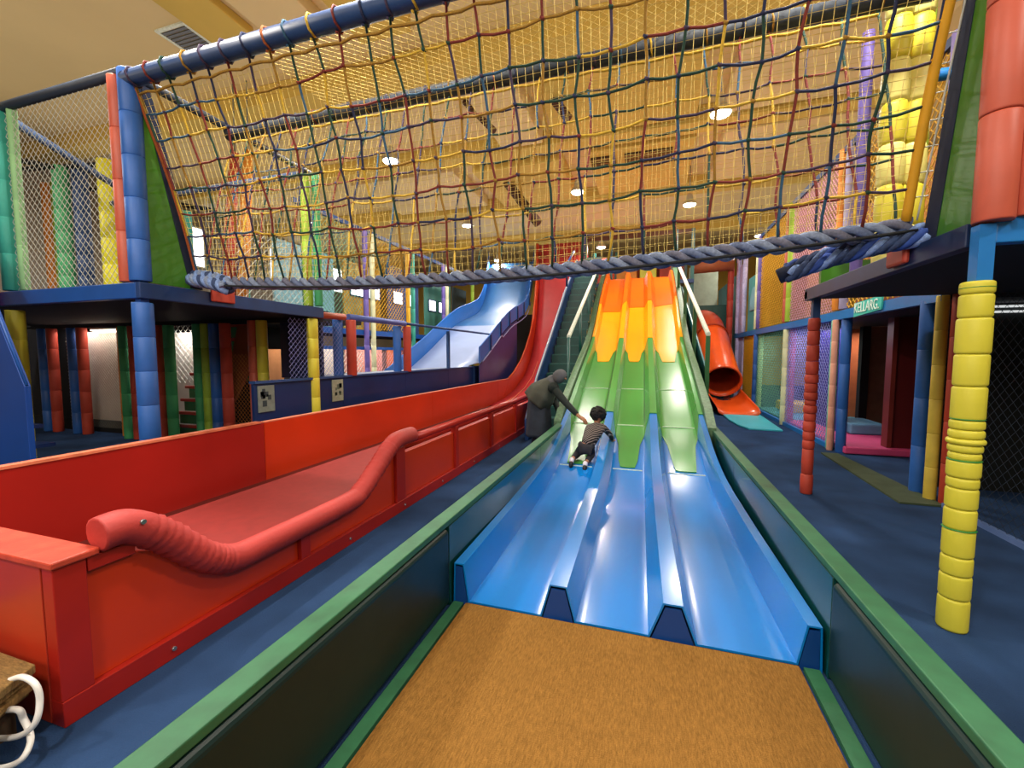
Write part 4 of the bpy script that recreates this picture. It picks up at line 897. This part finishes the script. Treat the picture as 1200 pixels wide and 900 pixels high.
cord([(-2.38, .91, .20), (-2.32, .92, .205), (-2.32, .93, .16), (-2.29, .93, .12), (-2.24, .91, .10), (-2.23, .88, .065), (-2.30, .86, .03), (-2.42, .83, .013), (-2.7, .72, .013)], 'white cord trailing on the carpet below the coir mats')



# ------------------------------------------------------------------ people
def skin_mesh(name, verts, edges, radii, m, parent, sub=2, root=0):
    me = bpy.data.meshes.new(name); me.from_pydata([Vector(v) for v in verts], edges, []); o = bpy.data.objects.new(name, me); COL.objects.link(o)
    sk = o.modifiers.new('skin', 'SKIN'); sk.use_smooth_shade = True
    for i, r in enumerate(radii):
        d = me.skin_vertices[0].data[i]; d.radius = (r, r) if not isinstance(r, tuple) else r; d.use_root = (i == root)
    sb = o.modifiers.new('sub', 'SUBSURF'); sb.levels = sub; sb.render_levels = sub
    dg = bpy.context.evaluated_depsgraph_get(); dg.update()
    nm = bpy.data.meshes.new_from_object(o.evaluated_get(dg)); bpy.data.objects.remove(o)
    off = parent.location.copy()
    for v_ in nm.vertices: v_.co -= off
    for p in nm.polygons: p.use_smooth = True
    nm.materials.clear(); nm.materials.append(m); nm.name = name
    ob = bpy.data.objects.new(name, nm); COL.objects.link(ob); ob.parent = parent; return ob
def chain(segs):
    """segs: list of (key, pos, radius, parent key)"""
    idx = {}; V_ = []; E_ = []; R_ = []
    for kx, p, r, par in segs:
        idx[kx] = len(V_); V_.append(p); R_.append(r)
        if par is not None: E_.append((idx[par], idx[kx]))
    return V_, E_, R_
SKIN = mat('skin', '#a97558', .55, .05, 8)
def hand_segs(pre, wrist, d, side, s, curl, par):
    d = Vector(d).normalized(); side = Vector(side).normalized(); wv = Vector(wrist); palm = wv+d*.055*s; up = d.cross(side).normalized()
    out = [(pre+'palm', palm, (.036*s, .020*s), par)]
    for i, L in enumerate((.068, .078, .072, .055)):
        b = palm+side*(.030-.020*i)*s+d*.035*s
        k1 = b+d*L*.5*s-up*curl*.012*s; k2 = b+d*L*.9*s-up*curl*.035*s
        out += [(pre+'a%d' % i, b, .010*s, pre+'palm'), (pre+'b%d' % i, k1, .0088*s, pre+'a%d' % i), (pre+'c%d' % i, k2, .0075*s, pre+'b%d' % i)]
    tb = wv+d*.03*s+side*.035*s; out += [(pre+'t0', tb, .012*s, pre+'palm'), (pre+'t1', tb+d*.035*s+side*.022*s-up*.012*s, .009*s, pre+'t0')]
    return out
def ball(c, rx, ry, rz, ax_=None, nu=20, nv=14):
    mb = MB(); c = Vector(c)
    q = Vector((0, 0, 1)).rotation_difference(Vector(ax_).normalized()) if ax_ else None
    def fn(u, v_):
        p = Vector((rx*math.cos(2*PI*u)*math.sin(PI*v_), ry*math.sin(2*PI*u)*math.sin(PI*v_), rz*math.cos(PI*v_)))
        return c+(q @ p if q else p)
    return mb.grid(fn, nu, nv)
# adult
ad = thing('person', 'adult in grey head covering and olive cape bending over the barrier', 'person', (-1.66, 6.6, 0))
COAT = mat('dark blue grey coat', '#27303f', .8, .2, 12, .3, 40); CAPE = mat('olive grey cape', '#4b4f47', .85, .12, 10, .3, 30); HIJ = mat('grey head scarf', '#5b5f66', .85, .1, 14, .2, 40)
SLV = mat('black green sleeve', '#12201f', .8, .1, 12); TRO = mat('dark trousers', '#1b2030', .85, .1, 12); SHOE = mat('black shoe', '#121214', .5, .1, 10)
pel = Vector((-1.68, 6.58, .80)); che = Vector((-1.50, 6.52, 1.05)); nec = Vector((-1.37, 6.48, 1.17)); hd = Vector((-1.27, 6.44, 1.235))
shR = Vector((-1.34, 6.34, 1.09)); shL = Vector((-1.44, 6.66, 1.13))
elR = Vector((-1.12, 6.20, .88)); wrR = Vector((-.90, 6.08, .70)); elL = Vector((-1.40, 6.72, .84)); wrL = Vector((-1.25, 6.55, .63))
segs = [('pel', pel, (.13, .12), None), ('bel', pel.lerp(che, .5), (.125, .10), 'pel'), ('che', che, (.14, .11), 'bel'), ('nec', nec, .055, 'che'), ('jaw', nec.lerp(hd, .6)+Vector((.01, 0, 0)), .062, 'nec'), ('hd', hd, (.085, .09), 'jaw'), ('hd2', hd+Vector((.06, -.01, .03)), .07, 'hd'),
        ('sR', shR, .055, 'che'), ('eR', elR, .040, 'sR'), ('wR', wrR, .026, 'eR'), ('sL', shL, .055, 'che'), ('eL', elL, .040, 'sL'), ('wL', wrL, .026, 'eL')]
segs += hand_segs('r', wrR, (.75, -.45, -.35), (.3, .7, .2), 1, 1.2, 'wR')+hand_segs('l', wrL, (.6, -.5, -.55), (.4, .6, 0), 1, 1.2, 'wL')
for s_, dy in (('R', -.10), ('L', .11)):
    hip = pel+Vector((.0, dy, -.04)); kn = Vector((-1.56, 6.58+dy, .46)); an = Vector((-1.70, 6.62+dy*1.2, .09)); toe = an+Vector((.15, -.03, -.05))
    segs += [('h'+s_, hip, .085, 'pel'), ('k'+s_, kn, .058, 'h'+s_), ('a'+s_, an, .038, 'k'+s_), ('t'+s_, toe, .03, 'a'+s_)]
V_, E_, R_ = chain(segs); skin_mesh('body', V_, E_, R_, SKIN, ad, 2)
# nose and face
MB().tube([hd+Vector((.10, -.055, .0)), hd+Vector((.125, -.07, -.012))], [.012, .009], 8).build('nose', SKIN, ad)
for dy in (-.025, .03): MB().tube([hd+Vector((.115, -.03+dy, .018)), hd+Vector((.120, -.034+dy, .019))], .008, 8).build('eye', BLACK, ad)
# coat
cs = [('pel', pel+Vector((0, 0, -.02)), (.20, .18), None), ('hem', pel+Vector((.02, .01, -.26)), (.205, .18), 'pel'), ('hem2', pel+Vector((.04, .01, -.42)), (.19, .165), 'hem'), ('bel', pel.lerp(che, .5), (.165, .14), 'pel'), ('che', che, (.165, .135), 'bel'), ('nk', nec, .075, 'che')]
V_, E_, R_ = chain(cs); skin_mesh('coat', V_, E_, R_, COAT, ad, 2)
for nm2, pts, rr2 in (('sleeve', [shR, elR, elR.lerp(wrR, .9)], [.072, .055, .042]), ('sleeve', [shL, elL, elL.lerp(wrL, .9)], [.072, .055, .042])):
    skin_mesh(nm2, pts, [(0, 1), (1, 2)], rr2, SLV, ad, 2)
for s_, dy in (('R', -.10), ('L', .11)):
    kn = Vector((-1.56, 6.58+dy, .46)); an = Vector((-1.70, 6.62+dy*1.2, .10))
    skin_mesh('trouser_leg', [pel+Vector((0, dy, -.05)), kn, an], [(0, 1), (1, 2)], [.105, .078, .058], TRO, ad, 2)
    skin_mesh('shoe', [an+Vector((-.03, 0, -.055)), an+Vector((.08, -.01, -.062)), an+Vector((.17, -.03, -.066))], [(0, 1), (1, 2)], [.045, .044, .033], SHOE, ad, 2)
for sh_ in (shR, shL): ball(sh_, .088, .088, .088).build('sleeve_shoulder', SLV, ad)
# cape: draped loft over shoulders and back
def cape(u, v_):
    a = 2*PI*u
    c0 = nec+Vector((.0, 0, .02)); c1 = pel.lerp(che, .22)+Vector((-.02, 0, .0))
    c = c0.lerp(c1, v_); axd = (c1-c0).normalized(); e1 = Vector((0, 1, 0)); e2 = axd.cross(e1).normalized()
    r1 = .08+.19*min(1, v_*1.7)**.7; r2 = .08+.15*min(1, v_*1.6)**.8
    fold = 1+.05*math.sin(a*7+v_*3)*v_
    return c+e1*math.cos(a)*r1*fold+e2*math.sin(a)*r2*fold
def skirt(u, v_):
    a = 2*PI*u; c = pel.lerp(che, .35).lerp(pel+Vector((.06, .0, -.50)), v_); r = .165+.05*v_
    f = 1+.06*math.sin(a*6+v_*2)
    return c+Vector((math.cos(a)*r*.95*f, math.sin(a)*r*1.05*f, 0))
MB().grid(skirt, 36, 12).build('coat_skirt', COAT, ad, solid=.008)
MB().grid(cape, 40, 14).build('cape', CAPE, ad, solid=.008)
ball(hd+Vector((.0, .01, .02)), .105, .108, .125, (.7, -.1, .7)).build('head_scarf', HIJ, ad)
ball(nec+Vector((-.02, .0, .0)), .105, .115, .12, (.6, -.1, .5)).build('scarf_neck', HIJ, ad)
# toddler crawling up the lane
tt = thing('person', 'toddler with curly black hair and striped top crawling up the blue lane', 'person', (-.66, 5.7, .2))
def stripe_mat():
    m = bpy.data.materials.new('black top with pale stripes'); m.use_nodes = True; nt = m.node_tree; b = nt.nodes['Principled BSDF']; b.inputs['Roughness'].default_value = .85
    tc = nt.nodes.new('ShaderNodeTexCoord'); mp = nt.nodes.new('ShaderNodeMapping'); mp.inputs['Rotation'].default_value = (.7, .5, 0)
    wv = nt.nodes.new('ShaderNodeTexWave'); wv.bands_direction = 'Z'; wv.inputs['Scale'].default_value = 12; wv.inputs['Distortion'].default_value = 4; wv.inputs['Detail'].default_value = 1
    cr = nt.nodes.new('ShaderNodeValToRGB'); cr.color_ramp.elements[0].position = .80; cr.color_ramp.elements[1].position = .90
    cr.color_ramp.elements[0].color = (.008, .008, .01, 1); cr.color_ramp.elements[1].color = (.36, .29, .27, 1)
    nt.links.new(tc.outputs['Object'], mp.inputs[0]); nt.links.new(mp.outputs[0], wv.inputs['Vector']); nt.links.new(wv.outputs['Color'], cr.inputs[0]); nt.links.new(cr.outputs[0], b.inputs['Base Color']); return m
STR = stripe_mat(); HAIR = mat('curly black hair', '#0b0a0c', .7, .3, 40, 1.0, 90); KTR = mat('charcoal leggings', '#24242c', .85, .15, 14); SOCK = mat('pale sock', '#d8d4e0', .8, .05); PINKM = mat('pink shoe sole', '#c87a80', .6, .05)
tp_ = Vector((-.73, 5.58, .39)); tc_ = Vector((-.64, 5.72, .57)); tn = Vector((-.62, 5.80, .65)); th = Vector((-.61, 5.84, .765))
tsR = Vector((-.52, 5.76, .61)); tsL = Vector((-.72, 5.80, .61)); teR = Vector((-.44, 5.86, .50)); twR = Vector((-.42, 5.98, .40)); teL = Vector((-.78, 5.98, .50)); twL = Vector((-.76, 6.08, .36))
kR = Vector((-.66, 5.66, .27)); aR = Vector((-.72, 5.42, .19)); kL = Vector((-.85, 5.66, .27)); aL = Vector((-.90, 5.44, .22))
sg_ = [('p', tp_, (.075, .07), None), ('c', tc_, (.075, .065), 'p'), ('n', tn, .035, 'c'), ('h', th, (.075, .08), 'n'), ('h2', th+Vector((0, .03, .04)), .06, 'h'),
       ('sR', tsR, .034, 'c'), ('eR', teR, .026, 'sR'), ('wR', twR, .019, 'eR'), ('sL', tsL, .034, 'c'), ('eL', teL, .026, 'sL'), ('wL', twL, .019, 'eL'),
       ('hR', tp_+Vector((.05, 0, -.02)), .055, 'p'), ('kR', kR, .04, 'hR'), ('aR', aR, .027, 'kR'), ('fR', aR+Vector((0, -.06, -.06)), .02, 'aR'),
       ('hL', tp_+Vector((-.05, 0, -.02)), .055, 'p'), ('kL', kL, .04, 'hL'), ('aL', aL, .027, 'kL'), ('fL', aL+Vector((0, -.06, -.05)), .02, 'aL')]
sg_ += hand_segs('r', twR, (.1, .9, -.1), (1, 0, 0), .55, .6, 'wR')+hand_segs('l', twL, (-.1, .9, -.1), (-1, 0, 0), .55, .6, 'wL')
V_, E_, R_ = chain(sg_); skin_mesh('body', V_, E_, R_, SKIN, tt, 2)
V_, E_, R_ = chain([('p', tp_+Vector((0, -.01, -.01)), (.108, .10), None), ('c', tc_, (.105, .092), 'p'), ('n', tn-Vector((0, 0, .005)), .055, 'c'), ('sR', tsR, .052, 'c'), ('eR', teR, .038, 'sR'), ('wR', teR.lerp(twR, .85), .030, 'eR'), ('sL', tsL, .052, 'c'), ('eL', teL, .038, 'sL'), ('wL', teL.lerp(twL, .85), .030, 'eL')])
skin_mesh('striped_top', V_, E_, R_, STR, tt, 2)
V_, E_, R_ = chain([('p', tp_+Vector((0, 0, -.02)), (.088, .08), None), ('hR', tp_+Vector((.055, 0, -.03)), .068, 'p'), ('kR', kR, .054, 'hR'), ('aR', kR.lerp(aR, .8), .040, 'kR'), ('hL', tp_+Vector((-.055, 0, -.03)), .068, 'p'), ('kL', kL, .054, 'hL'), ('aL', kL.lerp(aL, .8), .040, 'kL')])
skin_mesh('leggings', V_, E_, R_, KTR, tt, 2)
for a_ in (aR, aL):
    skin_mesh('sock', [a_+Vector((0, .05, .01)), a_, a_+Vector((0, -.03, -.03))], [(0, 1), (1, 2)], [.036, .036, .034], SOCK, tt, 2)
    skin_mesh('shoe', [a_+Vector((0, -.02, -.01)), a_+Vector((0, -.05, -.045)), a_+Vector((0, -.06, -.09))], [(0, 1), (1, 2)], [.034, .032, .026], SHOE, tt, 2)
mb = MB(); random.seed(5)
for i in range(170):
    d = Vector((random.gauss(0, 1), random.gauss(0, 1)-.2, random.gauss(0, 1)+.5)).normalized()
    if d.y > .55 and d.z < .3: continue
    c = th+Vector((0, .0, .02))+d*random.uniform(.088, .105); r = random.uniform(.02, .032)
    mb.tube([c+d*-.012, c, c+d*.012], [r*.6, r, r*.5], 6)
mb.build('curly_hair', HAIR, tt)
for sx_ in (-1, 1): MB().tube([th+Vector((sx_*.078, .01, -.01)), th+Vector((sx_*.092, .005, -.01))], [.018, .012], 8).build('ear', SKIN, tt)
